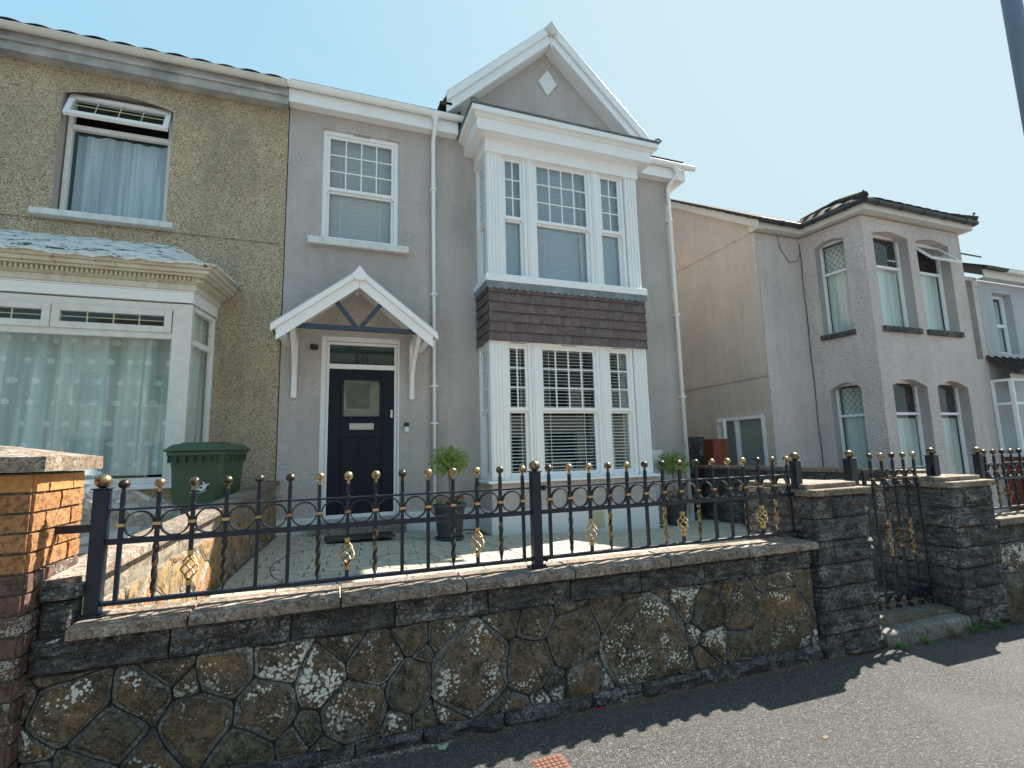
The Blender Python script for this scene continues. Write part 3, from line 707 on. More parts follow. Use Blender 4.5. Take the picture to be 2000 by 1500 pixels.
def ringbox(mb, d, z0, z1, t=.03, y1=YF-.003):
    """U-shaped band round the bay, projecting d from the bay faces"""
    mb.box(bx0-d, BY-d, z0, bx1+d, BY-d+t, z1); mb.box(bx0-d, BY-d+t, z0, bx0-d+t, y1, z1); mb.box(bx1+d-t, BY-d+t, z0, bx1+d, y1, z1)
def slabbox(mb, d, z0, z1, y1=YF-.003): mb.box(bx0-d, BY-d, z0, bx1+d, y1, z1)
# lower sill, apron, plinth
mb = MB(); slabbox(mb, .075, -.425, -.387, YF-.004); mb.build('bay_sill', M_upvc, house, .006)
mb = MB(); mb.box(bx0-.01, BY-.01, -.80, bx1+.01, YF-.005, -.427); mb.build('bay_apron', M_render, house, .008)
mb = MB(); mb.box(bx0-.03, BY-.03, -1.7, bx1+.03, YF-.005, -.802); mb.build('bay_plinth', M_white_render, house, .01)
mb = MB(); mb.box(3.665, BY-.045, -1.12, 3.845, BY-.031, -.88); v_ = mb.build('air_vent', M_vent, house, .003)
for k in range(8):
    for c in (3.70, 3.762): 
        mb = MB(); mb.box(c-.004+.0, BY-.05, -1.09+k*.025, c+.052, BY-.0455, -1.078+k*.025); mb.build('louvre', M_vent, v_)
# between storeys: tile hanging
mb = MB(); mb.box(bx0+.02, BY+.02, 1.62, bx1-.02, YF-.006, 2.55); mb.build('tile_hanging_core', M_dark, house)
mb = MB(); ringbox(mb, .055, 2.495, 2.60, .06); slabbox(mb, .04, 2.601, 2.615); slabbox(mb, .02, 2.56, 2.605, YF-.01); mb.build('bay_board', M_upvc, house, .004)
mb = MB(); slabbox(mb, .01, 1.60, 1.625, YF-.01); mb.build('bay_soffit', M_upvc, house)
# scalloped lead flashing
def scallop(M, w, n, name='lead_flashing'):
    mb = MB(M); q = w/n; pts = [(0, 0, .115), (0, 0, .02)]
    for i in range(n):
        for t in range(1, 9): pts.append((q*i+q*t/8, 0, .02-.028*sin(pi*t/8)**.7))
    pts.append((w, 0, .115)); mb.prism(pts, (0, .006, 0)); mb.build(name, M_lead, house)
scallop(FR((bx0-.04, BY-.052, 2.385)), bx1-bx0+.08, 24); scallop(FR((bx0-.048, YF-.006, 2.385), -pi/2), .64, 6)
# tiles: 6 courses, each tile an object
tmeshes = []
def tilemesh(wd, seed, jit=True):
    rnd = random.Random(seed); mb = MB(); h = .19; t = .013; c = rnd.uniform(-.004, .004)
    b = [(-wd/2+.0015, -.035+c, 0), (wd/2-.0015, -.035-c, 0), (wd/2-.0015, -.035-c+t, .0), (-wd/2+.0015, -.035+c+t, 0)]
    m_ = [(-wd/2+.0015, -.022, h*.5), (wd/2-.0015, -.022, h*.5), (wd/2-.0015, -.022+t, h*.5), (-wd/2+.0015, -.022+t, h*.5)]
    tt = [(-wd/2+.0015, 0, h), (wd/2-.0015, 0, h), (wd/2-.0015, t, h), (-wd/2+.0015, t, h)]
    mb.loft([b, m_, tt]); return mb
rt = random.Random(11)
CH = .148
TM = [tilemesh(.165, s).mesh('tile', M_tile) for s in range(6)]; TH = [tilemesh(.0825, s).mesh('tile_half', M_tile) for s in range(2)]
def hang(M, w, course0=0, ncourse=6, z0=1.60):
    for r_ in range(ncourse):
        off = .0825 if r_ % 2 else 0; u = 0
        z = z0+r_*CH
        while u < w-.01:
            ww = .0825 if (u == 0 and off) else .165
            if u+ww > w: ww2 = w-u; 
            else: ww2 = ww
            me = TH[rt.randrange(2)] if ww2 < .13 else TM[rt.randrange(6)]
            o = bpy.data.objects.new('tile', me); COL.objects.link(o); o.parent = house
            o.matrix_parent_inverse = Matrix.Translation(-Vector(house.location))
            mw = M @ Matrix.Translation((u+ww2/2, rt.uniform(-.002, .002), z+rt.uniform(-.002, .002))) @ Matrix.Rotation(rt.uniform(-.008, .008), 4, 'Y')
            if ww2 not in (.165, .0825): mw = mw @ Matrix.Diagonal((ww2/(.165 if ww2 >= .13 else .0825), 1, 1, 1))
            o.matrix_basis = mw
            u += ww2
hang(FR((bx0-.012, BY-.005, 0)), bx1-bx0+.024); hang(FR((bx0+.0, YF-.01, 0), -pi/2), .60); hang(FR((bx1-.0, BY, 0), pi/2), .58)
# cornice over the bay
mb = MB(); ringbox(mb, .025, 4.545, 4.79, .06); mb.build('bay_frieze', M_upvc, house, .004)
mb = MB(); slabbox(mb, .165, 4.775, 4.785); mb.build('bay_cornice_soffit', M_upvc, house)
mb = MB(); ringbox(mb, .195, 4.772, 4.985, .028); mb.build('bay_cornice_board', M_upvc, house, .004)
mb = MB(); ringbox(mb, .225, 4.955, 5.0, .05); ringbox(mb, .288, 5.0, 5.085, .08); ringbox(mb, .272, 5.0855, 5.10, .07); ringbox(mb, .245, 4.975, 5.0, .03); mb.build('bay_cornice_moulding', M_upvc, house, .006)
mb = MB(); slabbox(mb, .16, 4.99, 5.075)
mb.loft([[(bx0-.31, BY-.31, 5.102), (bx1+.33, BY-.31, 5.102), (bx1+.33, YF-.006, 5.102), (bx0-.31, YF-.006, 5.102)], [(bx0-.31, BY-.31, 5.118), (bx1+.33, BY-.31, 5.118), (bx1+.33, YF-.006, 5.118), (bx0-.31, YF-.006, 5.118)], [(bx0+.1, BY+.1, 5.2), (bx1-.1, BY+.1, 5.2), (bx1-.1, YF-.006, 5.28), (bx0+.1, YF-.006, 5.28)]])
for x in (bx0-.27, bx1+.28): mb.tube([(x-.06, BY-.31, 5.125), (x, BY-.33, 5.14), (x+.06, BY-.31, 5.125)], .018, 6)
mb.tube([(3.9, BY-.30, 5.12), (3.9, BY, 5.2), (3.9, YF-.02, 5.3)], .02, 6); mb.build('bay_roof', M_lead, house, .004)

# porch canopy
PX, PY, PA, PE = .315, 6.55, 2.42, 1.62
ps = (PA-PE)/1.03
pz = lambda x, d=0: PA-abs(x-PX)*ps-d
def pstrip(mb, xa, xb, d0, d1, y0, y1): mb.prism([(xa, y0, pz(xa, d0)), (xb, y0, pz(xb, d0)), (xb, y0, pz(xb, d1)), (xa, y0, pz(xa, d1))], (0, y1-y0, 0))
mb = MB()
for xa, xb in ((PX-1.02, PX), (PX, PX+1.02)): pstrip(mb, xa, xb, .0, .045, PY+.02, YF-.002)
porch = mb.build('porch_canopy', M_rooftile, house)
for xa, xb in ((PX-1.03, PX-.002), (PX+.002, PX+1.03)):
    mb = MB(); pstrip(mb, xa, xb, -.012, .085, PY-.03, PY+.018); pstrip(mb, xa, xb, -.014, .004, PY-.03, PY+.2); mb.build('canopy_verge', M_upvc, porch, .004)
    mb = MB(); pstrip(mb, xa+(.06 if xa < PX-.5 else 0), xb-(.06 if xb > PX+.5 else 0), .087, .235, PY+.005, PY+.03); mb.build('canopy_bargeboard', M_upvc, porch, .003)
    mb = MB(); pstrip(mb, xa+.03, xb-.03, .05, .062, PY+.031, YF-.003); mb.build('canopy_soffit', M_upvc, porch)
for s in (-1, 1):
    x = PX+s*.9
    mb = MB(); mb.box(x-.04, PY+.032, 1.50, x+.04, YF-.004, 1.60); mb.build('canopy_plate', M_upvc, porch, .003)
    xw = PX+s*.79
    mb = MB(); mb.box(xw-.035, YF-.05, .80, xw+.035, YF-.003, 1.60); mb.box(xw-.028, PY+.04, 1.60, xw+.028, YF-.004, 1.66)
    n = 8; path = [(xw, YF-.05-.03*k/n*0-(YF-.05-PY-.10)*(k/n)**1.7, .98+.60*(k/n)**.75) for k in range(n+1)]
    mb.tube(path, .03, rect=(.028, .026)); mb.build('canopy_bracket', M_upvc, porch, .004)
mb = MB(); mb.prism([(PX-.1, PY-.05, PA-.085), (PX-.055, PY-.05, PA-.15), (PX+.055, PY-.05, PA-.15), (PX+.1, PY-.05, PA-.085), (PX, PY-.05, PA+.045)], (0, .05, 0)); mb.build('canopy_ridge_cap', M_upvc, porch, .005)
mb = MB(); mb.box(PX-.80, PY+.045, 1.615, PX+.80, PY+.10, 1.675); mb.build('canopy_tie_beam', M_navy2, porch, .004)
for s in (-1, 1):
    mb = MB(); mb.tube([(PX+s*.03, PY+.073, 1.67), (PX+s*.30, PY+.073, 2.02)], .03, rect=(.026, .026)); mb.build('canopy_strut', M_navy2, porch, .003)
mb = MB(); mb.box(PX-.03, PY+.1, PA-.12, PX+.03, YF-.004, PA-.065); mb.build('canopy_ridge_beam', M_upvc, porch)

# ------------------------------------------------------------------ left house (pebbledash)
lh = thing('pebbledash_house', 'tan pebbledash terraced house with weathered bay cornice and open top window', 'house', (-3, 7.3, -1.0))
wu = (-3.28, -2.085, 3.03, 4.80)
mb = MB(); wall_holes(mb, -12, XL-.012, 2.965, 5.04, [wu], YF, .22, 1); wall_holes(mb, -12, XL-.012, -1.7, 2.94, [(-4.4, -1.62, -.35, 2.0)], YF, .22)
mb.poly([(-12, YF+.012, 2.9), (XL-.013, YF+.012, 2.9), (XL-.013, YF+.012, 3.0), (-12, YF+.012, 3.0)])
arch = [(wu[0]-.001, YF+.001, 4.62)]+[(wu[0]+(wu[1]-wu[0])*k/10, YF+.001, 4.66+.10*sin(pi*k/10)) for k in range(11)]+[(wu[1]+.001, YF+.001, 4.62), (wu[1]+.001, YF+.001, 4.81), (wu[0]-.001, YF+.001, 4.81)]
mb.poly(arch[1:12]+arch[13:])
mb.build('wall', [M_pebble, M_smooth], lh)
mb = MB(); mb.box(-12, YF+.9, -1.6, XL-.3, 8.3, 5.0)
for z in (-.9, 2.6, 5.0): mb.box(-12, YF+.23, z-.1, XL-.05, 8.2, z)
mb.build('interior_wall', M_dark, lh)
mb = MB(); mb.loft([[(x, 7.04, 5.27), (x, 7.04, 5.31), (x, 11.1, 7.74), (x, 15.4, 5.2), (x, 15.4, 5.16)] for x in (-12, XL-.002)]); mb.build('roof', M_rooftile, lh)
gt = MB(); pr_ = [(-.14+.28*k/8, .028*sin(pi*k/8)) for k in range(9)]
gt.loft([[(a, y, z+b) for a, b in pr_]+[(a, y, z+b-.012) for a, b in pr_[::-1]] for y, z in ((0, 0), (.3, .18))]); gme = gt.mesh('roof_tile', M_rooftile)
for k in range(38):
    o = link('roof_tile', gme, lh, loc=None); o.matrix_basis = Matrix.Translation((XL-.2-k*.29, 7.02, 5.292+.004*sin(k*2.1)))
mb = MB(); mb.box(-12, 7.13, 4.985, XL-.013, 7.155, 5.24); mb.box(-12, 7.156, 4.99, XL-.013, YF-.003, 5.0); mb.box(-12, 7.10, 5.10, XL-.013, 7.129, 5.14); mb.build('fascia', M_fasold, lh, .003)
gutter(lh, -12, XL-.035, 7.07, 5.265, M_cream, brackets=1.05)
mb = MB(); mb.box(wu[0]-.16, YF-.12, 2.972, wu[1]+.11, YF+.21, 3.055); mb.build('window_sill', M_sillw, lh, .012)
M = FR((wu[0]+.02, YF+.14, 3.056)); ww, wh = wu[1]-wu[0]-.04, 1.68
mb = MB(M); rim(mb, ww, wh, .055, 0, .07); mb.box(.055, .001, 1.22, ww-.055, .069, 1.28)
lw = mb.build('casement_window', M_upvc2, lh, .004); pane(M, .05, ww-.05, .05, 1.225, .035, lw)
# open top-hung fanlight
Mf = M @ Matrix.Translation((.02, -.02, 1.66)) @ Matrix.Rotation(radians(-24), 4, 'X')
fl = MB(Mf); rim(fl, ww-.04, .40, .06, -.03, .02, w0=-.40); flo = fl.build('open_fanlight', M_upvc, lh, .004); pane(Mf, .05, ww-.09, -.35, -.05, -.005, flo)
for k in range(1, 4):
    mb = MB(Mf); u = .06+(ww-.16)*k/4; mb.box(u-.005, -.012, -.34, u+.005, -.006, -.06); mb.build('glazing_bar', M_goldlead, flo)
mb = MB(Mf); mb.box(.06, -.0125, -.205, ww-.1, -.0065, -.195); mb.build('glazing_bar', M_goldlead, flo)
curtain('pale blue lined curtain closed behind the upstairs window of pebbledash house, left half', FR((wu[0]+.08, YF+.29, 3.08)), .56, 1.2, M_drape, 3, .03, 2)
curtain('pale blue lined curtain closed behind the upstairs window of pebbledash house, right half', FR((wu[0]+.62, YF+.29, 3.08)), .52, 1.2, M_drape, 3, .03, 5)
# bay of left house
LB0, LB1, LBY = -5.0, -1.56, 6.66
side_a = atan2(YF-LBY, .13)
mb = MB(); mb.prism([(LB0, LBY+.02, -1.7), (LB1-.03, LBY+.02, -1.7), (LB1+.09, YF, -1.7), (LB0, YF, -1.7)], (0, 0, 1.40)); mb.build('bay_wall', M_pebble, lh)
mb = MB(); mb.prism([(LB0, LBY+.015, -1.7), (LB1-.025, LBY+.015, -1.7), (LB1+.095, YF-.01, -1.7), (LB0, YF-.01, -1.7)], (0, 0, .82)); mb.build('bay_plinth', M_white_render, lh)
mb = MB(); mb.prism([(LB0, LBY-.07, -.30), (LB1-.08, LBY-.07, -.30), (LB1+.16, YF-.003, -.30), (LB0, YF-.003, -.30)], (0, 0, .055)); mb.build('bay_sill', M_upvc, lh, .008)
M = FR((LB0, LBY, -.242)); z1 = 2.07
lb = MB(M); Wd = LB1-LB0
xs_ = [-2.9, -1.745]    # mullion, corner
lb.box(0, 0, 0, Wd-.02, .07, .065); lb.box(0, .002, z1-.09, Wd-.02, .068, z1); lb.box(0, .003, 1.645, Wd-.18, .067, 1.72)
lb.box(-1.755-LB0, -.012, 0, -1.56-LB0, .09, z1); lb.box(-2.93-LB0, .001, 1.72, -2.85-LB0, .069, z1-.09)
lbo = lb.build('bay_window', M_upvc2, lh, .005); pane(M, 0, Wd-.19, .06, 1.65, .035, lbo)
for a, b in ((-2.885, -1.765), (-4.05, -2.895), (-5.0, -4.06)):
    mb = MB(M); rim(mb, b-a, .27, .075, -.02, .03, u0=a-LB0, w0=1.715); s_ = mb.build('top_light', M_upvc2, lbo, .006)
    pane(M, a-LB0+.07, b-LB0-.07, 1.78, 1.92, .0, lbo)
    mb = MB(M)
    for k in range(1, 4):
        u = a-LB0+.075+(b-a-.15)*k/4; mb.box(u-.006, -.006, 1.79, u+.006, -.001, 1.91)
    mb.box(a-LB0+.075, -.0065, 1.845, b-LB0-.075, -.0015, 1.853); mb.build('glazing_bar', M_goldlead, lbo)
Ms = FR((LB1-.01, LBY+.03, -.242), side_a); sl2 = .62
mb = MB(Ms); rim(mb, sl2, z1, .055, 0, .06, fb=.065); mb.box(.055, .001, 1.60, sl2-.055, .059, 1.67); so_ = mb.build('bay_side_window', M_upvc, lh, .004)
pane(Ms, .05, sl2-.05, .06, 1.605, .03, so_); pane(Ms, .05, sl2-.05, 1.665, z1-.05, .03, so_)
mb = MB(Ms); mb.box(sl2/2-.006, .02, 1.67, sl2/2+.006, .025, z1-.055); mb.box(.055, .0195, 1.82, sl2-.055, .0245, 1.83); mb.build('glazing_bar', M_goldlead, so_)
curtain('green lace curtain with swirl motifs hanging in the pebbledash house bay window', FR((-4.9, LBY+.22, -.15)), 3.15, 1.63, M_lace, 15, .055, 4)
curtain('pale grey-green net in the narrow side light of the pebbledash bay', FR((LB1-.09, LBY+.1, -.15), side_a), .58, 2.0, M_net, 4, .02, 9)
def lbring(mb, d, z0, z1, dy=0):
    mb.prism([(LB0, LBY-d, z0), (LB1-.02+d*.95, LBY-d, z0), (LB1+.11+d*.98, YF-.003, z0), (LB0, YF-.003, z0)], (0, 0, z1-z0))
mb = MB(); lbring(mb, .02, 1.845, 1.965); lbring(mb, .03, 1.966, 1.985); lbo2 = mb.build('bay_fascia', M_upvc, lh, .003)
mb = MB(); lbring(mb, .05, 1.986, 2.06); lbring(mb, .075, 2.061, 2.075); lbring(mb, .09, 2.0755, 2.13); lbring(mb, .17, 2.131, 2.155); lbring(mb, .21, 2.156, 2.20); lbring(mb, .25, 2.2005, 2.245); lbring(mb, .27, 2.2455, 2.27); cor = mb.build('bay_cornice', M_oldpaint, lh, .007)
dm = MB(); dm.box(-.011, -.035, 0, .011, 0, .042); dme = dm.mesh('dentil', M_oldpaint)
for k in range(58):
    x = LB1-.02-.0+.03-k*.044
    o = link('dentil', dme, cor); o.matrix_basis = Matrix.Translation((x, LBY-.092, 2.082))
for k in range(16):
    t = k/16; o = link('dentil', dme, cor); o.matrix_basis = Matrix.Translation((LB1+.07+.135*t+.0, LBY-.05+.68*t, 2.082)) @ Matrix.Rotation(side_a, 4, 'Z')
# peeling felt roof: ragged, tiered sheet
rf = random.Random(5); mb = MB(); N = 70; rows = 7
pts = []
for j in range(rows+1):
    t = j/rows; row = []
    for i in range(N+1):
        s = i/N; xr = LB1+.27-.36*t*.0
        x = LB0+(LB1+.26+ .14*t - LB0)*s; y = LBY-.29+(YF-.01-LBY+.29)*t
        if i > N-8: 
            pass
        z = 2.275+.50*t*(1 if i < N-14 else (max(0, (N-i))/14.)**.9)+.022*noise.noise(Vector((x*5, y*9, 3)))+rf.uniform(-.006, .006)
        if j == 0: z -= .02+rf.uniform(0, .02)
        row.append((x, y, z))
    pts.append(row)
ids = [[mb.pt(p) for p in q] for q in pts]; ids2 = [[mb.pt(Vector(p)-Vector((0, 0, .02))) for p in q] for q in pts]
for A, s in ((ids, 1), (ids2, -1)):
    for a, b in zip(A, A[1:]):
        for k in range(N): mb.face((a[k], a[k+1], b[k+1], b[k]))
for k in range(N): mb.face((ids[0][k], ids2[0][k], ids2[0][k+1], ids[0][k+1]))
for j in range(rows): mb.face((ids[j][N], ids[j+1][N], ids2[j+1][N], ids2[j][N]))
mb.build('felt_roof', M_felt, lh)

# ------------------------------------------------------------------ right-hand neighbour (roughcast)
nh = thing('roughcast_house', 'pinkish-grey roughcast detached house with two-storey hipped bay and lattice top lights', 'house', (10, 7.3, -1.2))
NX, NBX0, NBX1, NBY = 8.0, 9.19, 12.28, 6.1
NF = (9.36, NBY)
NZ = 4.30
side_an = atan2(NBY-YF, NF[0]-NBX0)       # direction from wall to front corner
sl3 = sqrt((NF[0]-NBX0)**2+(NBY-YF)**2)
def arch_fill(mb, a, b, zs, zt, y, dep):
    """corner fillers that turn the flat head of an opening (top zt) into a shallow arch springing at zs"""
    n = 8
    for s in (0, 1):
        x0 = a if s == 0 else b; xm = (a+b)/2
        pts = [(x0, y, zt)]
        for k in range(n+1):
            t = k/n; x = x0+(xm-x0)*t; pts.append((x, y, zs+(zt-zs-.002)*sin(pi/2*t)))
        mb.prism(pts[:1]+pts[1:], (0, dep, 0))
def bay_face(M, W_, wins, mb):
    m0 = mb.M; mb.M = M
    wall_holes(mb, 0, W_, -1.8, NZ, wins, 0, .24, 1)
    mb.m = 0
    for a, b, c, d in wins: arch_fill(mb, a, b, d-(.075 if d > 2 else .12), d, .001, .238)
    mb.M = m0
MF = FR((NF[0], NBY, 0)); WF = NBX1-NF[0]
def uu(px, py): return W(px, py, NBY).x-NF[0]
def zz_(px, py): return W(px, py, NBY).z
fw_ = [(uu(1709, 500), uu(1776, 500), zz_(1731, 637), zz_(1738, 453)), (uu(1795, 520), uu(1857, 520), zz_(1817, 644), zz_(1817, 469)), (uu(1750, 800), uu(1817, 800), -1.1, zz_(1774, 742)), (uu(1837, 800), uu(1897, 800), -1.1, zz_(1860, 743))]
hz = (fw_[0][2]+fw_[1][2])/2; tz = (fw_[0][3]+fw_[1][3])/2; lz = (fw_[2][3]+fw_[3][3])/2
fw_ = [(a, b, (hz if i < 2 else -1.0), (tz if i < 2 else lz)) for i, (a, b, c, d) in enumerate(fw_)]
MS = FR((NBX0, YF, 0), side_an)
sw_ = [(.30, .86, hz, tz), (.30, .86, -1.0, lz)]
mb = MB(); bay_face(MF, WF, fw_, mb); bay_face(MS, sl3, sw_, mb)
mb.m = 0
wall_holes(mb, NX+.003, NBX0+.02, -1.8, NZ, [], YF, .25); wall_holes(mb, NBX1-.01, 15.15, -1.8, 4.05, [(14.45, 14.95, 1.95, 3.95)], YF, .25, 1)
mb.m = 0; mb.poly([(NBX1, NBY, -1.8), (NBX1, YF, -1.8), (NBX1, YF, NZ), (NBX1, NBY, NZ)])
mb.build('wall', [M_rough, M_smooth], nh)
MG = FR((NX, 15.0, 0), -pi/2)
mb = MB(MG); wall_holes(mb, 0, 7.697, 1.36, 4.30, [], 0, .25); wall_holes(mb, 0, 7.697, -1.8, 1.33, [(6.25, 7.52, -1.15, .62)], 0, .25, 1)
mb.m = 0; mb.poly([(0, .012, 1.3), (7.697, .012, 1.3), (7.697, .012, 1.4), (0, .012, 1.4)])
mb.prism([(0, 0, 4.33), (7.697, 0, 4.33), (7.697, 0, 4.60), (4.1, 0, 6.94), (0, 0, 4.55)], (0, .25, 0)); mb.poly([(0, .012, 4.29), (7.697, .012, 4.29), (7.697, .012, 4.34), (0, .012, 4.34)])
mb.build('side_wall', [M_roughtan, M_smooth], nh)
mb = MB()
for z in (-1.0, 1.7, 4.28): mb.box(NX+.26, YF+.26, z-.05, 15, 14.5, z); mb.box(NF[0]+.1, NBY+.25, z-.05, NBX1-.1, YF+.26, z)
mb.box(NX+.26, 9, -1.5, 15, 9.1, 4.2); mb.build('interior_wall', M_dark, nh)
def lattice(M, u0, u1, w0, w1, v, par, s=.105):
    mb = MB(M); W_ = u1-u0; H_ = w1-w0; k = 1.25; d = s*1.0
    n = int((W_*k+H_)/(s*k))+2
    for sg in (1, -1):
        for i in range(-n, n+1):
            # line w = k*sg*u + c clipped to the rectangle
            c = i*s*k; pts = []
            f0 = lambda u: k*sg*u+c
            for u in (0, W_):
                if 0 <= f0(u) <= H_: pts.append((u, f0(u)))
            for q in (0, H_):
                u = (q-c)/(k*sg)
                if 0 < u < W_: pts.append((u, q))
            if len(pts) >= 2:
                (a, b), (e, f2) = pts[0], pts[1]
                L = sqrt((a-e)**2+(b-f2)**2)
                if L > .02:
                    nx, nz = -(f2-b)/L*.004, (e-a)/L*.004
                    mb.poly([(u0+a+nx, v, w0+b+nz), (u0+e+nx, v, w0+f2+nz), (u0+e-nx, v, w0+f2-nz), (u0+a-nx, v, w0+b-nz)])
    return mb.build('lead_lattice', M_leadc, par)
def nwin(M, a, b, c, d, openit=False, tz_=.66, lat=True):
    Mw = M @ Matrix.Translation((a+.005, .17, c+.005)); w_, h_ = b-a-.01, d-c-.01; tr = h_-h_*.34 if d > 2 else h_-.62
    mb = MB(Mw); rim(mb, w_, h_, .045, 0, .06); mb.box(.045, .001, tr-.025, w_-.045, .059, tr+.025)
    f = mb.build('casement_window', M_upvc, nh, .004); pane(Mw, .04, w_-.04, .04, tr-.02, .03, f)
    if not openit:
        pane(Mw, .04, w_-.04, tr+.02, h_-.04, .03, f)
        if lat: lattice(Mw, .045, w_-.045, tr+.025, h_-.045, .026, f)
    else:
        Mo = Mw @ Matrix.Translation((.03, -.01, h_-.06)) @ Matrix.Rotation(radians(-40), 4, 'X'); hh = h_-tr-.05
        mb = MB(Mo); rim(mb, w_-.06, hh, .04, -.02, .02, w0=-hh); o = mb.build('open_top_light', M_upvc, f, .004)
        pane(Mo, .035, w_-.095, -hh+.035, -.035, 0, o, M_glassup); lattice(Mo, .04, w_-.1, -hh+.04, -.04, -.004, o)
    Msill = M
    return f
for i, (a, b, c, d) in enumerate(fw_):
    nwin(MF, a, b, c, d, i == 1)
    if i < 2:
        for k in range(int((b-a+.1)/.105)):
            mb = MB(MF); u = a-.05+k*.107; mb.box(u+.003, -.055, c-.105, u+.102, .02, c-.004); mb.build('sill_brick', M_block, nh, .004)
for a, b, c, d in sw_:
    nwin(MS, a, b, c, d)
    if c > 0:
        for k in range(6):
            mb = MB(MS); u = a-.04+k*.107; mb.box(u+.003, -.055, c-.105, u+.102, .02, c-.004); mb.build('sill_brick', M_block, nh, .004)
for nm, (a, b, c, d) in zip(('upstairs left', 'upstairs right', 'downstairs left', 'downstairs right'), fw_):
    curtain('white net curtain behind the %s front window of the hipped bay' % nm, MF @ Matrix.Translation((a+.05, .265, c+.03)), b-a-.08, (d-c)*.66, M_net, 5, .012, int(a*10))
for nm, (a, b, c, d) in zip(('upstairs', 'downstairs'), sw_):
    curtain('pale green curtain behind the %s left side window of the hipped bay' % nm, MS @ Matrix.Translation((a+.05, .265, c+.03)), b-a-.08, (d-c)*.95, M_net, 5, .012, int(a*17+c))
nwin(FR((0, YF, 0)), 14.45, 14.95, 1.95, 3.95, lat=False)
# side white door frame, left open
mb = MB(MG); rim(mb, 1.26, 1.76, .07, -.03, .08, u0=6.255, w0=-1.145); mb.box(6.75, -.028, -1.145, 6.82, .079, .54)
sd = mb.build('side_door_frame', M_upvc, nh, .005); mb = MB(MG); mb.box(6.33, .05, -1.07, 7.44, .06, .54); mb.build('frosted_panel', M_frost, sd); pane(MG, 6.82, 7.45, -1.08, .55, .02, sd); pane(MG, 6.32, 6.75, -1.08, .55, .02, sd)
Mo = MG @ Matrix.Translation((6.30, -.04, -1.1)) @ Matrix.Rotation(radians(-28), 4, 'Z')
mb = MB(Mo); rim(mb, .5, 1.66, .06, -.03, .03); o = mb.build('side_door_leaf', M_upvc, sd, .005); pane(Mo, .05, .45, .05, 1.6, 0, o)
# eaves, gutters, roofs
def strip(mb, pts, d, z0, z1, t=.02):
    """vertical board following plan points pts, offset d outward (towards -y / -x side)"""
    for (xa, ya), (xb, yb) in zip(pts, pts[1:]):
        L = sqrt((xb-xa)**2+(yb-ya)**2); nx, ny = (yb-ya)/L, -(xb-xa)/L
        ex, ey = (xb-xa)/L, (yb-ya)/L
        a = (xa+nx*d-ex*d*.0, ya+ny*d); b = (xb+nx*d, yb+ny*d)
        mb.prism([(a[0]-ex*d*.9, a[1]-ey*d*.9*0, z0), (b[0]+ex*d*.9*0, b[1], z0), (b[0]+nx*t, b[1]+ny*t, z0), (a[0]+nx*t-ex*d*.9, a[1]+ny*t, z0)], (0, 0, z1-z0))
EP = [(NX-.05, YF-.18), (NBX0-.14, YF-.18), (NF[0]-.16, NBY-.18), (NBX1+.16, NBY-.18), (NBX1+.16, YF-.1)]
mb = MB()
mb.prism([(EP[0][0], EP[0][1], NZ+.02), (EP[1][0], EP[1][1], NZ+.02), (EP[2][0], EP[2][1], NZ+.02), (EP[3][0], EP[3][1], NZ+.02), (EP[4][0], EP[4][1], NZ+.02), (EP[4][0], YF+.3, NZ+.02), (NX-.05, YF+.1, NZ+.02)], (0, 0, .13))
mb.build('eaves_board', M_cream, nh, .004)
mb = MB()
for (xa, ya), (xb, yb) in zip(EP, EP[1:-1]+EP[-1:]):
    dx, dy = xb-xa, yb-ya; L = sqrt(dx*dx+dy*dy); nx, ny = dy/L, -dx/L
    mb.tube([(xa+nx*.05-dx/L*.03, ya+ny*.05-dy/L*.03, NZ+.165), (xb+nx*.05+dx/L*.05, yb+ny*.05+dy/L*.05, NZ+.165)], .052, 10)
    n = max(1, int(L/.55))
    for k in range(n): 
        t = (k+.5)/n; mb.tube([(xa+nx*.05+dx*t-dx/L*.02, ya+ny*.05+dy*t-dy/L*.02, NZ+.163), (xa+nx*.05+dx*t+dx/L*.02, ya+ny*.05+dy*t+dy/L*.02, NZ+.163)], .062, 10)
mb.build('gutter', M_blackgut, nh)
# main roof slope and verge, hipped bay roof with ridge tiles
mb = MB(); mb.loft([[(x, YF-.2, NZ+.19), (x, YF-.2, NZ+.23), (x, 10.9, 7.03), (x, 15.2, 4.5), (x, 15.2, 4.45), (x, 10.9, 6.98)] for x in (NX-.1, 15.1)])
ap = (10.8, 7.3, 5.28)
e = [(EP[1][0]-.05, EP[1][1]+.1), (EP[2][0]-.06, EP[2][1]-.06), (EP[3][0]+.06, EP[3][1]-.06), (EP[3][0]+.06, YF+.5)]
mb.loft([[(e[0][0], 8.4, NZ+.17), (e[1][0], e[1][1], NZ+.17), (e[2][0], e[2][1], NZ+.17), (e[3][0], 8.4, NZ+.17)], [(e[0][0], 8.4, NZ+.2), (e[1][0], e[1][1], NZ+.2), (e[2][0], e[2][1], NZ+.2), (e[3][0], 8.4, NZ+.2)], [(10.7, 8.4, 5.40), (10.72, 7.45, 5.40), (10.9, 7.45, 5.40), (10.9, 8.4, 5.40)]])
mb.build('roof', M_rooftile, nh)
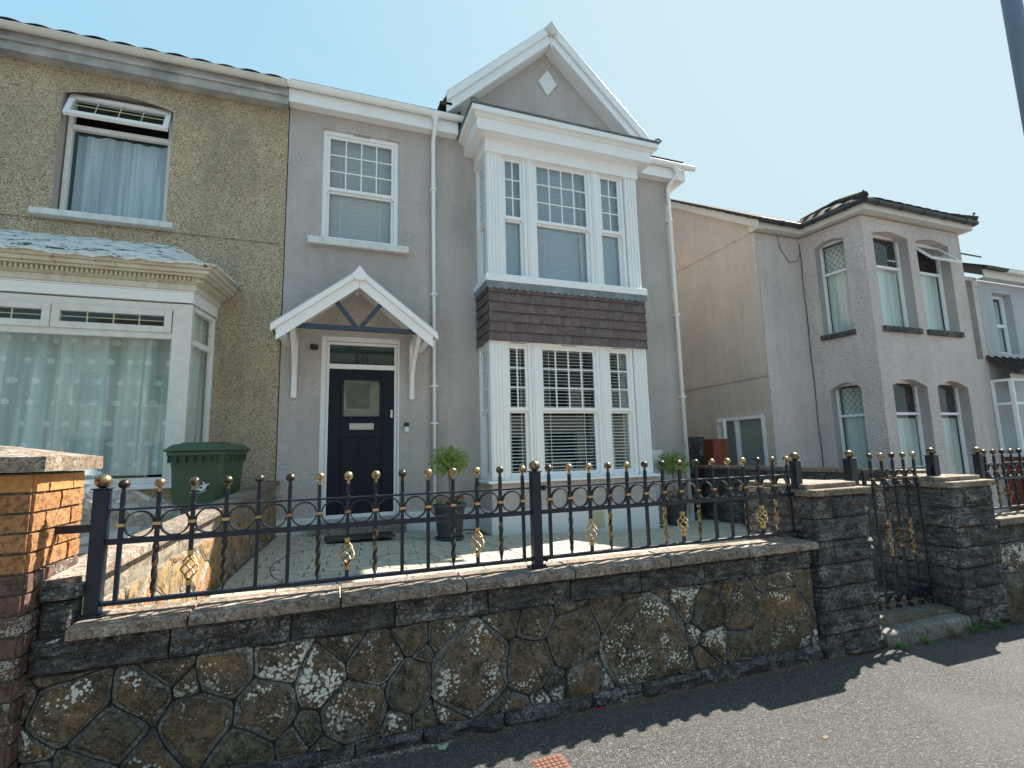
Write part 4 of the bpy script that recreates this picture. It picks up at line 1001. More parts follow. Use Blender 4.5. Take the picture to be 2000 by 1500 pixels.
# individual tiles on the left slope of the bay roof
A0 = Vector((e[0][0], 8.4, NZ+.2)); A1 = Vector((e[1][0], e[1][1], NZ+.2)); A2 = Vector((10.72, 7.45, 5.40)); A3 = Vector((10.7, 8.4, 5.40))
tmb = MB(); q = [(-.14+.28*k/6, .010*sin(pi*k/6)) for k in range(7)]
tmb.loft([[(a, y, z+b) for a, b in q]+[(a, y, z+b-.014) for a, b in q[::-1]] for y, z in ((-.0, .012), (.32, 0))]); tme = tmb.mesh('roof_tile', M_rooftile)
def tile_slope(P0, P1, P2, par, rowh=.26, tw=.27, lift=.02, over=.06):
    """tiles on a plane: eaves from P0 to P1, P2 a point up the slope; clipped by callback"""
    ex = (P1-P0); Lx = ex.length; ex.normalize(); up = (P2-P0); up -= ex*up.dot(ex); Lu = up.length; up.normalize(); nn = ex.cross(up)
    if nn.z < 0: nn = -nn
    return ex, up, nn, Lx, Lu
ex, up, nn, Lx, Lu = tile_slope(A0, A1, A2, nh)
for r_ in range(int(Lu/.26)+1):
    n = int(Lx/.27)+1
    for c_ in range(n+1):
        s = c_*.27+(.135 if r_ % 2 else 0); t = r_*.26-.03
        if s > Lx-((t+.30)/Lu)*((A1-A2).dot(ex))-.10 or t+.28 > Lu: continue
        p = A0+ex*s+up*t+nn*.022
        R_ = Matrix((ex, up, nn)).transposed().to_4x4()
        o = link('roof_tile', tme, nh); o.matrix_basis = Matrix.Translation(p) @ R_
B0, B1, B2 = A1, Vector((e[2][0], e[2][1], NZ+.2)), A2
ex, up, nn, Lx, Lu = tile_slope(B0, B1, B2, nh)
for r_ in range(int(Lu/.26)):
    inset = ((r_*.26+.28)/Lu)*((A2-A1).dot(ex))+.05
    if r_*.26+.26 > Lu: continue
    n = int((Lx-2*inset)/.27)
    for c_ in range(n+1):
        p = B0+ex*(inset+.1+c_*.27)+up*(r_*.26-.03)+nn*.022
        if inset+.1+c_*.27 > Lx-inset: continue
        o = link('roof_tile', tme, nh); o.matrix_basis = Matrix.Translation(p) @ Matrix((ex, up, nn)).transposed().to_4x4()
mb = MB()
for a, b in ((A1, A2), (B1, Vector((10.9, 7.45, 5.4))), (A2, Vector((10.8, 8.4, 5.42)))):
    n = max(2, int((b-a).length/.3))
    for k in range(n):
        p0 = a.lerp(b, k/n)+Vector((0, 0, .03)); p1 = a.lerp(b, (k+1.08)/n)+Vector((0, 0, .03)); mb.tube([p0, p1], [.085, .075], 8)
mb.build('hip_tiles', M_rooftile, nh)
mb = MB(); mb.tube([A1+Vector((0, 0, .02)), A1+Vector((-.02, -.02, .12)), A1+Vector((.03, 0, .14))], .012, 6); mb.tube([B1+Vector((-.1, 0, .05)), B1+Vector((-.12, -.02, .16)), B1+Vector((-.05, 0, .2)), B1+Vector((-.02, 0, .15))], .01, 6); mb.build('hip_iron', M_iron, nh)
# verge of the main gable facing the alley
vz = lambda y: NZ+.2+(y-(YF-.2))*.665
mb = MB()
mb.prism([(NX-.08, YF-.2, vz(YF-.2)-.2), (NX-.08, YF-.2, vz(YF-.2)-.03), (NX-.08, 10.9, vz(10.9)-.03), (NX-.08, 10.9, vz(10.9)-.2)], (-.03, 0, 0))
mb.prism([(NX-.079, YF-.2, vz(YF-.2)-.2), (NX-.001, YF-.2, vz(YF-.2)-.2), (NX-.001, 10.9, vz(10.9)-.2), (NX-.079, 10.9, vz(10.9)-.2)], (0, 0, -.02))
mb.build('verge_board', M_cream, nh)
mb = MB(); mb.box(0, 0, 0, .3, .30, .03); vme = mb.mesh('verge_tile', M_rooftile)
for k in range(14):
    o = link('verge_tile', vme, nh); y = YF-.22+k*.27; o.matrix_basis = Matrix.Translation((NX-.16, y, vz(y)-.035)) @ Matrix.Rotation(atan2(.60, 1), 4, 'X')
# cable hanging at the corner of the bay
mb = MB(); pth = [(NBX0-1.0+1.0*k/8, YF-.02, NZ-.08-.55*sin(pi*k/8)**.8*(.5+.5*k/8)) for k in range(9)]
mb.tube([(NBX0-.62, YF-.02, NZ+.0), (NBX0-.55, YF-.02, NZ-.3), (NBX0-.35, YF-.02, NZ-.55), (NBX0-.12, YF-.02, NZ-.5), (NBX0-.03, YF-.02, NZ-.35)], .006, 5)
mb.tube([(NBX0-.02+.012*sin(k*1.7), YF-.022, NZ-.1-k*.36) for k in range(16)], .006, 5); mb.build('cable', M_blackpl, nh)

# ------------------------------------------------------------------ farther house
fh = thing('pale_blue_house', 'pale blue-grey rendered house farthest right with slate lean-to over its bay', 'house', (17, 7.4, -1.2))
mb = MB(); wall_holes(mb, 15.16, 26, -1.8, 3.98, [(15.72, 16.52, 2.15, 3.72)], YF+.0, .25)
mb.build('wall', M_blue, fh)
Mw = FR((15.73, YF+.16, 2.155)); mb = MB(Mw); rim(mb, .78, 1.56, .07, 0, .06); mb.box(.07, .001, .72, .71, .059, .80); o = mb.build('casement_window', M_upvc, fh, .004); pane(Mw, .06, .72, .06, 1.5, .03, o, M_glassup)
curtain('grey net behind the upstairs window of the pale blue house', FR((15.8, YF+.28, 2.2)), .66, 1.4, M_net, 4, .02, 3)
mb = MB(); mb.box(15.2, YF+.9, -1.6, 25, 8.3, 4); mb.build('interior_wall', M_dark, fh)
mb = MB(); mb.box(15.1, 7.1, 4.0, 26, 7.13, 4.2); mb.box(15.1, 7.131, 4.0, 26, 7.29, 4.01); mb.build('fascia', M_cream, fh)
gutter(fh, 15.0, 15.9, 7.03, 4.24, M_blackgut); gutter(fh, 15.92, 26, 7.03, 4.22, M_upvc)
mb = MB(); mb.loft([[(x, 7.05, 4.26), (x, 7.05, 4.3), (x, 11, 6.3), (x, 11, 6.25)] for x in (15.2, 26)])
mb.build('roof', M_rooftile, fh)
mb = MB(); mb.loft([[(x0+d, 6.80, 1.56), (x0+d, 6.80, 1.60), (x0, YF-.01, 2.03), (x0, YF-.01, 1.98)] for x0, d in ((15.02, .12), (23, 0))]); mb.build('lean_to_roof', M_rooftile, fh)
for k in range(22):
    mb = MB(); mb.tube([(15.16+k*.3, 6.79, 1.625), (15.08+k*.3, YF-.02, 2.055)], .022, 6); mb.build('roof_roll', M_rooftile, fh)
gutter(fh, 15.05, 20, 6.74, 1.60, M_blackgut, brackets=0)
mb = MB(); mb.box(15.14, 6.9, 1.44, 20, 6.94, 1.555); mb.build('bay_fascia', M_cream, fh)
mb = MB(); mb.prism([(15.10, 6.92, -1.6), (20, 6.92, -1.6), (20, YF, -1.6), (15.02, YF, -1.6)], (0, 0, 1.2)); mb.build('bay_wall', M_brickr, fh)
for M_, n_, w_ in ((FR((15.03, YF-.01, -.395), -1.35), 1, .38), (FR((15.13, 6.91, -.395)), 4, .78)):
    for k in range(n_):
        Mw = M_ @ Matrix.Translation((k*(w_+.01), 0, 0)); mb = MB(Mw); rim(mb, w_, 1.84, .06, 0, .07); mb.box(.06, .001, 1.22, w_-.06, .069, 1.28); o = mb.build('bay_window', M_upvc, fh, .004)
        pane(Mw, .05, w_-.05, .05, 1.23, .03, o); pane(Mw, .05, w_-.05, 1.27, 1.79, .03, o)

# ------------------------------------------------------------------ alley: block wall, red pier, dark post
mb = MB(); mb.box(6.1, 8.3, -1.6, 7.2, 8.48, .22); gwall = mb.build('alley_wall', M_mortar, None, label='dark block wall closing the alley beside the grey house', cat='wall')
for r_ in range(9):
    for c_ in range(3):
        x0 = 6.12+c_*.38-(.19 if r_ % 2 else 0); x1 = x0+.365; x0 = max(x0, 6.12); x1 = min(x1, 7.19)
        if x1-x0 < .05: continue
        b = MB(); b.box(x0, 8.28, -1.48+r_*.19, x1, 8.32, -1.305+r_*.19); b.build('block', M_block, gwall, .006)
pier = thing('brick_pier', 'narrow red brick pier at the mouth of the alley', 'pier', (7.0, 7.7, -1.2))
mb = MB(); mb.box(6.92, 7.74, -1.5, 7.27, 8.0, .16); mb.build('mortar', M_bmort, pier)
for r_ in range(21):
    z = -1.45+r_*.077
    for xa, xb in (((6.91, 7.11), (7.12, 7.28)) if r_ % 2 else ((6.91, 7.01), (7.02, 7.28))):
        b = MB(); b.box(xa, 7.73, z, xb, 7.79, z+.066); b.build('brick', M_brickr, pier, .003)
    for ya, yb in (((7.80, 8.01),) if r_ % 2 else ((7.80, 7.89), (7.90, 8.01))):
        b = MB(); b.box(6.909, ya, z, 6.96, yb, z+.066); b.build('brick', M_brickr, pier, .003)
mb = MB(); mb.box(6.04, 7.5, -1.3, 6.12, 7.58, .80); mb.build('gate_post', M_navy2, None, .004, label='dark blue post in the alley against the corner of the grey house', cat='post')
mb = MB(); mb.box(6.13, 7.52, -1.2, 6.5, 7.55, .2)
mb = MB(); mb.box(4.98, YF-.13, -1.1, 5.32, YF-.001, -.02); mb.box(5.02, YF-.14, -1.02, 5.28, YF-.131, -.08)
mb.build('meter_box', M_chrome, None, .006, label='white meter box on the wall behind the right-hand potted tree', cat='meter box')

# ------------------------------------------------------------------ stonework helpers 
def rock_block(name, M, w, h, parent, mat, seed, depth=.06, amp=.016, g=.006, nx=8, nz=4):
    """rock-faced block whose front (v=0 plane, bulging to -v) is rough; u 0..w, w 0..h"""
    mb = MB(M); mb.smooth = False; grid = []
    for j in range(nz+1):
        row = []
        for i in range(nx+1):
            u = g+(w-2*g)*i/nx; z = g+(h-2*g)*j/nz
            edge = min(i, nx-i, 1)*min(j, nz-j, 1)
            d = 0
            if edge:
                p = Vector((u*7+seed*3.1, z*22, seed*1.7)); d = amp*(.7+1.3*noise.noise(p)+.9*noise.noise(p*2.3))
            row.append(mb.pt((u+(noise.noise(Vector((u*20, z*20, seed)))*.004), -d, z)))
        grid.append(row)
    for a, b in zip(grid, grid[1:]):
        for k in range(nx): mb.face((a[k], a[k+1], b[k+1], b[k]))
    per = grid[0]+[r[-1] for r in grid[1:]]+grid[-1][-2::-1]+[r[0] for r in grid[-2:0:-1]]
    Mi = M.inverted()
    back = [mb.pt((Mi @ mb.v[i])+Vector((0, depth, 0))) for i in per]; n = len(per)
    for k in range(n): mb.face((per[k], back[k], back[(k+1) % n], per[(k+1) % n]))
    return mb.build(name, mat, parent)
def clip_poly(poly, a, b, c):
    """keep a*x+b*y <= c"""
    out = []; n = len(poly)
    for i in range(n):
        p, q = poly[i], poly[(i+1) % n]; dp = a*p[0]+b*p[1]-c; dq = a*q[0]+b*q[1]-c
        if dp <= 0: out.append(p)
        if dp*dq < 0: t = dp/(dp-dq); out.append((p[0]+(q[0]-p[0])*t, p[1]+(q[1]-p[1])*t))
    return out
def rubble(M, seeds, region, parent, m_mort, m_stone, seed=1, amp=.012, groove=.0016, ringk=1.0):
    """irregular stones: power-diagram cells of seeds (u, w, r) inside region (convex polygon)"""
    rnd = random.Random(seed); count = 0
    for i, (x, y, r) in enumerate(seeds):
        P = region
        for j, (x2, y2, r2) in enumerate(seeds):
            if i == j: continue
            a, b = x2-x, y2-y; L = sqrt(a*a+b*b)
            if L > 1.2: continue
            c = (a*(x+x2)+b*(y+y2))/2+(r*r-r2*r2)/2
            P = clip_poly(P, a, b, c-groove*L)
            if len(P) < 3: break
        if len(P) < 3: continue
        # round the corners, resample
        Q = []; n = len(P)
        for k in range(n):       # extra vertices so the edges can wander like the cracks of split stone
            p, q = P[k], P[(k+1) % n]; L = sqrt((p[0]-q[0])**2+(p[1]-q[1])**2); m_ = max(1, int(L/.045))
            for h_ in range(m_): Q.append((p[0]+(q[0]-p[0])*h_/m_, p[1]+(q[1]-p[1])*h_/m_))
        P = [(a_+.020*noise.noise(Vector((a_*7, b_*7, 3.3))), b_+.020*noise.noise(Vector((a_*7, b_*7, 9.1)))) for a_, b_ in Q]
        for _ in range(2):
            Q = []; n = len(P); c_ = .2
            for k in range(n):
                p, q = P[k], P[(k+1) % n]; Q.append((p[0]*(1-c_)+q[0]*c_, p[1]*(1-c_)+q[1]*c_)); Q.append((p[0]*c_+q[0]*(1-c_), p[1]*c_+q[1]*(1-c_)))
            P = Q
        per = [0]; n = len(P)
        for k in range(n): per.append(per[-1]+sqrt((P[k][0]-P[(k+1) % n][0])**2+(P[k][1]-P[(k+1) % n][1])**2))
        N = 36; R = []; k = 0
        for s in range(N):
            t = per[-1]*s/N
            while per[k+1] < t: k += 1
            f_ = (t-per[k])/max(1e-9, per[k+1]-per[k]); p, q = P[k], P[(k+1) % n]; R.append((p[0]+(q[0]-p[0])*f_, p[1]+(q[1]-p[1])*f_))
        cx = sum(p[0] for p in R)/N; cy = sum(p[1] for p in R)/N
        size = sum(sqrt((p[0]-cx)**2+(p[1]-cy)**2) for p in R)/N
        if size < .012: continue
        mw = min(.012+.085*size, size*.34)*ringk*rnd.uniform(.5, 1.3); sd = rnd.uniform(0, 50); tilt = (rnd.uniform(-.06, .06), rnd.uniform(-.06, .06)); bulge = rnd.uniform(.004, .012)
        mb = MB(M); rings = []
        def ring(frac_in, dep, nz=0, jig=0):
            out = []
            for k2, (px, py) in enumerate(R):
                d = sqrt((px-cx)**2+(py-cy)**2); ins = frac_in
                if jig: ins += jig*noise.noise(Vector((px*11, py*11, sd)))
                f = max(.05, 1-ins/d); qx, qy = cx+(px-cx)*f, cy+(py-cy)*f
                dd = dep
                if nz: dd += nz*(noise.noise(Vector((qx*9, qy*9, sd)))+.5*noise.noise(Vector((qx*26, qy*26, sd))))+tilt[0]*(qx-cx)+tilt[1]*(qy-cy)
                out.append((qx, -dd, qy))
            return out
        rings = [ring(0, -.016), ring(0.0005, .001), ring(mw*.18, .006), ring(mw*.8, .006, .003, mw*.9)]
        ids = [[mb.pt(p) for p in q] for q in rings]
        st = [ring(mw*.82, .003, .003, mw*.9), ring(mw*1.12, .003+bulge*.8, amp*.6, mw*.9)]
        for fr in (.35, .62, .85):
            q = []
            for (px, _, py) in st[1]:
                qx, qy = px+(cx-px)*fr, py+(cy-py)*fr
                q.append((qx, -(.006+bulge+amp*(noise.noise(Vector((qx*9, qy*9, sd)))+.5*noise.noise(Vector((qx*26, qy*26, sd))))+tilt[0]*(qx-cx)+tilt[1]*(qy-cy)), qy))
            st.append(q)
        mb.m = 0
        for a, b in zip(ids, ids[1:]):
            for k2 in range(N): mb.face((a[k2], a[(k2+1) % N], b[(k2+1) % N], b[k2]))
        ids2 = [[mb.pt(p) for p in q] for q in st]; mb.m = 1
        for a, b in zip([ids[-1]]+ids2, ids2):
            for k2 in range(N): mb.face((a[k2], a[(k2+1) % N], b[(k2+1) % N], b[k2]))
        c_ = mb.pt((cx, -(.006+bulge+amp*noise.noise(Vector((cx*9, cy*9, sd)))), cy))
        for k2 in range(N): mb.face((ids2[-1][k2], ids2[-1][(k2+1) % N], c_))
        mb.build('stone', [m_mort, m_stone], parent); count += 1
    return count

# ------------------------------------------------------------------ front garden wall
WY = 2.662
fw = thing('front_garden_wall', 'low garden wall of brown lichened rubble stone with rock-faced top course and concrete coping', 'wall', (1, 2.75, -1.4))
mb = MB(); mb.box(-1.11, WY+.018, -1.7, 3.14, 2.80, -.708); mb.build('wall_core', M_groove, fw)
cj = [(-.985), WX(365, 1219, 2.6), WX(666, 1160, 2.6), WX(912, 1130, 2.6), WX(1124, 1110, 2.6), WX(1310, 1085, 2.6), WX(1463, 1065, 2.6), 3.16]
for i, (a, b) in enumerate(zip(cj, cj[1:])):
    g = .004; mb = MB(); z0, z1 = -.706+.0015*(i % 2), -.659+.0015*(i % 3)
    mb.loft([[(x, 2.60, z0), (x, 2.60, z1-.006), (x, 2.612, z1), (x, 2.84, z1+.006), (x, 2.84, z0)] for x in (a+g, (a+b)/2, b-g)])
    mb.build('coping_slab', M_coping, fw, .005)
tj = [-1.116]+[WX(px, py, WY) for px, py in ((330, 1275), (567, 1240), (771, 1214), (953, 1181), (1115, 1162), (1253, 1136), (1376, 1127), (1488, 1104))]+[3.13]
ZB = -.845
for i, (a, b) in enumerate(zip(tj, tj[1:])):
    rock_block('top_block', FR((a, WY, ZB)), b-a, -.707-ZB, fw, M_block, i+1, .05, .024, .004, 18, 8)
bj = -1.116; i = 0
while bj < 3.1:
    w_ = .42+.1*((i*7) % 3-1); w_ = min(w_, 3.13-bj); zt = -1.315+.0
    rock_block('base_block', FR((bj, WY-.012, -1.5)), w_, .165, fw, M_block, 40+i, .06, .026, .003, 16, 7); bj += w_; i += 1
PXS = [(135,1385,65),(20,1370,34),(285,1364,45),(327,1316,16),(429,1322,42),(375,1345,18),(210,1445,62),(384,1406,58),(520,1385,60),(552,1298,38),(279,1484,28),(585,1440,32),(36,1480,30),(626,1328,50),(677,1259,18),(728,1298,50),(743,1331,15),(803,1340,46),(695,1391,66),(590,1436,32),(764,1418,20),(839,1403,16),(812,1247,25),(869,1244,32),(828,1274,15),(920,1310,80),(962,1364,25),(998,1214,15),(1046,1220,35),(1037,1298,50),(1058,1361,15),(1088,1334,22),(1105,1197,16),(1118,1248,50),(1080,1325,25),(1138,1325,38),(1198,1204,28),(1192,1328,18),(1243,1188,26),(1288,1184,24),(1262,1261,85),(1336,1178,28),(1384,1197,32),(1363,1236,14),(1394,1255,30),(1378,1284,26),(1397,1156,12),(1422,1168,22),(1451,1191,36),(1454,1261,32),(1490,1181,18),(1525,1152,32),(1531,1216,60),(1576,1143,28),(1346,1303,12),(1499,1140,14),(480,1470,45),(640,1470,30),(880,1385,30),(1010,1385,25),(120,1300,40),(-60,1400,60),(700,1455,35),(1290,1325,25),(1600,1215,16)]
seeds = []
for px, py, r in PXS:
    p = W(px, py, WY); q = W(px+r, py, WY); seeds.append((p.x, p.z, (q.x-p.x)*.95))
for x in (-1.35, -1.12, -.9): seeds.append((x, -1.25, .1))
rubble(FR((0, WY+.006, 0)), seeds, [(-1.116, -1.345), (3.135, -1.345), (3.135, ZB+.004), (-1.116, ZB-.0)], fw, M_mortar, M_stone, 3, .014)

# ------------------------------------------------------------------ gate pillars
def pillar(label, x0, x1, y0, y1, zb, zt, seed, wallback=None):
    t = thing('stone_gate_pillar', label, 'pillar', ((x0+x1)/2, y0+.2, zb))
    mb = MB(); mb.box(x0+.015, y0+.015, zb-.1, x1-.015, y1-.01, zt); mb.build('pillar_core', M_groove, t)
    H = (zt-zb)/7; rnd = random.Random(seed)
    for r_ in range(7):
        z = zb+r_*H; sp = x0+(x1-x0)*(rnd.uniform(.28, .36) if (r_ % 2 == 0) else rnd.uniform(.66, .74))
        off = rnd.uniform(-.006, .006)
        for a, b, kk in ((x0, sp, 0), (sp, x1, 1)):
            small = (b-a) < (x1-x0)*.5
            rock_block('block', FR((a, y0+off, z)), b-a, H, t, M_block, seed*20+r_*2+kk, .05, .007 if small else .026, .004, 5 if small else 16, 8)
        n = max(1, round((y1-y0)/.33)); q = (y1-y0)/n
        for k in range(n):
            rock_block('block', FR((x0+off, y1-k*q-.0, z), -pi/2), q-(0.0 if k < n-1 else .012), H, t, M_block, seed*50+r_*5+k, .05, .010, .004, 6, 4)
    mb = MB(); mb.box(x0-.02, y0-.03, zt+.002, x1+.02, y1+.02, zt+.05); mb.build('cap_slab', M_cap, t, .008)
    mb = MB(); mb.prism([(x0+.0, y0+.03, zt+.0505), (x1-.02, y0+.05, zt+.0505), (x1-.07, y1, zt+.0505), (x0+.02, y1, zt+.0505)], (0, 0, .035)); mb.build('cap_slab', M_cap, t, .006)
    return t
pillar('rock-faced stone gate pillar joining the rubble wall, left of the gate', 3.16, 3.70, 2.62, 3.24, -1.43, -.362, 3)
pillar('rock-faced stone gate pillar right of the gate, ivy-dark with purple blocks', 4.66, 5.19, 2.62, 3.1, -1.46, -.372, 8)
bw = thing('path_side_wall', 'dark stone wall running back from the right gate pillar, seen through the gate', 'wall', (4.8, 4, -1.3))
mb = MB(); mb.box(4.70, 3.12, -1.6, 4.98, 3.86, -.42); mb.build('wall_core', M_groove, bw)
for r_ in range(6):
    y = 3.11+(.12 if r_ % 2 else 0)
    if r_ % 2: rock_block('block', FR((4.685, y, -1.5+r_*.18), -pi/2), .12, .18, bw, M_block, 300+r_, .03, .01, .004, 3, 4)
    k = 0
    while y < 3.7:
        rock_block('block', FR((4.685, y+.34, -1.5+r_*.18), -pi/2), .34, .18, bw, M_block, 310+r_*9+k, .03, .014, .004, 7, 4); y += .34; k += 1
mb = MB(); mb.box(4.66, 3.13, -.419, 5.02, 3.88, -.37); mb.build('coping_slab', M_cap, bw, .006)
# stone wall beyond the right pillar
rw = thing('right_garden_wall', 'low lichened stone wall with coping at far right beyond the gate pillar', 'wall', (6, 2.75, -1.4))
mb = MB(); mb.box(5.2, WY+.02, -1.7, 9.5, 2.80, -.706); mb.build('wall_core', M_groove, rw)
for k in range(4): mb = MB(); mb.box(5.2+k*1.05+.004, 2.60, -.70, 5.2+(k+1)*1.05-.004, 2.84, -.645); mb.build('coping_slab', M_coping, rw, .005)
for k in range(9): rock_block('top_block', FR((5.2+k*.46, WY, -.86)), .46, .155, rw, M_block, 90+k, .05, .018, .005, 8, 4)
rs = random.Random(9); seeds2 = [(5.25+rs.uniform(0, 4), -1.45+rs.uniform(0, .58), rs.uniform(.05, .16)) for _ in range(40)]
rubble(FR((0, WY+.006, 0)), seeds2, [(5.2, -1.6), (9.4, -1.6), (9.4, -.862), (5.2, -.862)], rw, M_mortar, M_stone, 5)

# low boundary wall along the right side of the yard
yw = thing('yard_side_wall', 'low dark stone wall running from the alley along the right side of the yard', 'wall', (6.55, 5.5, -1.2))
mb = MB(); mb.box(6.47, 3.9, -1.6, 6.68, 7.65, -.38); mb.build('wall_core', M_groove, yw)
for r_ in range(5):
    y = 4.3+(.2 if r_ % 2 else 0); k = 0
    while y < 7.62:
        rock_block('block', FR((6.455, y, -1.28+r_*.18), -pi/2), .40, .18, yw, M_block, 500+r_*11+k, .03, .014, .004, 6, 4); y += .4; k += 1
for k in range(4):
    mb = MB(); mb.box(6.42, 3.9+k*.94+.004, -.379, 6.72, 3.9+(k+1)*.94-.004, -.325); mb.build('coping_slab', M_coping, yw, .006)

# gate step
stp = thing('gate_step', 'worn grey stone step in five slabs under the iron gate', 'step', (4.2, 2.75, -1.45))
xs = [3.712, 3.93, 4.14, 4.36, 4.55, 4.655]
for a, b in zip(xs, xs[1:]):
    mb = MB(); r_ = .03
    pr = [(2.60, -1.55), (2.60, -1.33-r_)]+[(2.60+r_-r_*cos(pi/2*k/4), -1.33-r_+r_*sin(pi/2*k/4)) for k in range(1, 5)]+[(3.1, -1.322), (3.1, -1.55)]
    mb.loft([[(x, y, z-.004*(x-3.7)) for y, z in pr] for x in (a+.003, b-.003)]); mb.build('step_slab', M_step, stp, .004)

# ------------------------------------------------------------------ side stone wall between the two front gardens
sa = (-1.03, 2.82); sb = (-.635, 7.28)
ang = atan2(sb[1]-sa[1], sb[0]-sa[0]); SL = sqrt((sb[0]-sa[0])**2+(sb[1]-sa[1])**2)
# local frame: u from the house towards the street would put the outward face wrong, so u runs from the street to the house and v points to the neighbour
MSW = FR((sa[0], sa[1], 0), ang)
ztop = lambda u: -.53+(.19)*u/SL
sw = thing('side_boundary_wall', 'sunlit golden crazy-stone wall between the two front gardens, sloping concrete coping', 'wall', (-.9, 5, -1.2))
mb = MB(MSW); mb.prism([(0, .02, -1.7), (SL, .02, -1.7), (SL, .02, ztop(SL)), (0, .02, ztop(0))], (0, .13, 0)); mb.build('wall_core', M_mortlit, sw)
uc = [-.12, .95, 1.95, 2.95, 3.8, SL]
for a, b in zip(uc, uc[1:]):
    mb = MB(MSW); mb.prism([(a+.003, -.035, ztop(a)), (b-.003, -.035, ztop(b)), (b-.003, -.035, ztop(b)+.05), (a+.003, -.035, ztop(a)+.05)], (0, .21, 0)); mb.build('coping_slab', M_coping, sw, .006)
for k in range(11):
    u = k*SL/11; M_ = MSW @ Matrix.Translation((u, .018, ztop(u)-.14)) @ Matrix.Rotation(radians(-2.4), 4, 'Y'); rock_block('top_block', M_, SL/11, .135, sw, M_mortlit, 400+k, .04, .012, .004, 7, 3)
rs = random.Random(21); sd_ = []
while len(sd_) < 46:
    c = (rs.uniform(0, SL), rs.uniform(-1.2, -.55), rs.uniform(.04, .16))
    if all((c[0]-o[0])**2+(c[1]-o[1])**2 > (.11+.35*(c[2]+o[2])*.4)**2 for o in sd_): sd_.append(c)
    if rs.random() < .002: break
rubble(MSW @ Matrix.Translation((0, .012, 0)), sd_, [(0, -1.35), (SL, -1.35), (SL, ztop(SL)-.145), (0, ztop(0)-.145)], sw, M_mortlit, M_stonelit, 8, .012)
# old cap stone and boulder at the street end
mb = MB(); mb.prism([(-1.112, 2.68, -.565), (-.975, 2.68, -.56), (-.975, 2.68, -.515), (-1.06, 2.68, -.49), (-1.112, 2.68, -.515)], (0, .14, 0)); mb.build('end_cap_stone', M_block, sw, .008)
rock_block('end_block', FR((-1.11, 2.70, -.72)), .125, .155, sw, M_block, 777, .1, .02, .006, 8, 6)

# ------------------------------------------------------------------ brick pillar at far left
bp = thing('brick_gate_pillar', 'orange brick gate pillar with weathered concrete cap at the left edge', 'pillar', (-1.5, 3, -1.4))
PX1, PY0, PY1 = -1.12, 2.60, 3.05
mb = MB(); mb.box(-1.78, PY0+.008, -1.7, PX1-.008, PY1-.005, -.035); mb.build('mortar', M_bmort, bp)
bmesh_ = {}
def brickmesh(L, seed, mat):
    k = (round(L, 3), seed, mat.name)
    if k in bmesh_: return bmesh_[k]
    mb = MB(); rows = []; nx = 6; h = .068; d = .05
    for j in range(4):
        rows.append([mb.pt((L*i/nx, -.003-.006*noise.noise(Vector((i*1.3, j*1.7, seed*5)))*(1 if 0 < j < 3 else .4), h*j/3)) for i in range(nx+1)])
    for a, b in zip(rows, rows[1:]):
        for q in range(nx): mb.face((a[q], a[q+1], b[q+1], b[q]))
    per = rows[0]+[r[-1] for r in rows[1:]]+rows[-1][-2::-1]+[r[0] for r in rows[-2:0:-1]]
    bk = [mb.pt(mb.v[i]+Vector((0, d, 0))) for i in per]
    for q in range(len(per)): mb.face((per[q], bk[q], bk[(q+1) % len(per)], per[(q+1) % len(per)]))
    bmesh_[k] = mb.mesh('brick', mat); return bmesh_[k]
rb = random.Random(4)
for r_ in range(18):
    z = -.11-r_*.0785; mat = M_brick if r_ < 8 else M_brickp
    for face in (0, 1):
        Lf = .44 if face == 0 else .55
        lens = [.215, .215, .012] if (r_+face) % 2 else [.1, .215, .115]
        if face == 1: lens = [.215]+lens
        u = 0
        for L in lens:
            if L < .05: continue
            if face == 0: Mb = FR((PX1, PY0+u+.003, z), pi/2); 
            else: Mb = FR((PX1-sum(q for q in lens if q > .05)+u, PY0, z), 0)
            mm = M_bricks if r_ == 0 else mat if not (r_ in (5, 6, 7) and rb.random() < .6) else M_brickp
            o = link('brick', brickmesh(L-.01, rb.randrange(4), mm), bp); o.matrix_basis = Mb @ Matrix.Translation((0, rb.uniform(-.003, .003), rb.uniform(-.001, .001)))
            u += L
mb = MB(); mb.box(PX1-.62, PY0-.05, -.028, PX1+.045, PY1+.05, .03); mb.prism([(PX1-.62, PY0-.05, .03), (PX1+.045, PY0-.05, .03), (PX1+.045, PY1+.05, .03), (PX1-.62, PY1+.05, .03)], (0, 0, .001))
mb.loft([[(PX1-.62, PY0-.05, .031), (PX1+.045, PY0-.05, .031), (PX1+.045, PY1+.05, .031), (PX1-.62, PY1+.05, .031)], [(PX1-.33, PY0+.2, .085), (PX1-.24, PY0+.2, .085), (PX1-.24, PY0+.32, .085), (PX1-.33, PY0+.32, .085)]])
mb.build('cap_slab', M_cap, bp, .01)

# ------------------------------------------------------------------ ironwork
def ballm(r, neck=True):
    mb = MB(); mb.smooth = True; mb.sphere((0, 0, 0), r, 14, 10, .96)
    if neck: mb.lathe([(.0055, -r-.02), (.010, -r-.018), (.007, -r-.010), (.0085, -r-.006), (.007, -r+.002)], (0, 0, 0), 10)
    return mb
BALL = ballm(.0228).mesh('ball_finial', M_ball); BIGB = ballm(.033, False).mesh('post_ball', M_ball)
def ringm():
    mb = MB(); mb.smooth = False; n = 28; ro, ri = .060, .0535; hw = .011
    rings = [[(ro*cos(2*pi*k/n), -hw, ro*sin(2*pi*k/n)), (ro*cos(2*pi*k/n), hw, ro*sin(2*pi*k/n)), (ri*cos(2*pi*k/n), hw, ri*sin(2*pi*k/n)), (ri*cos(2*pi*k/n), -hw, ri*sin(2*pi*k/n))] for k in range(n+1)]
    mb.loft(rings, caps=False); return mb.mesh('ring', M_iron)
RING = ringm()
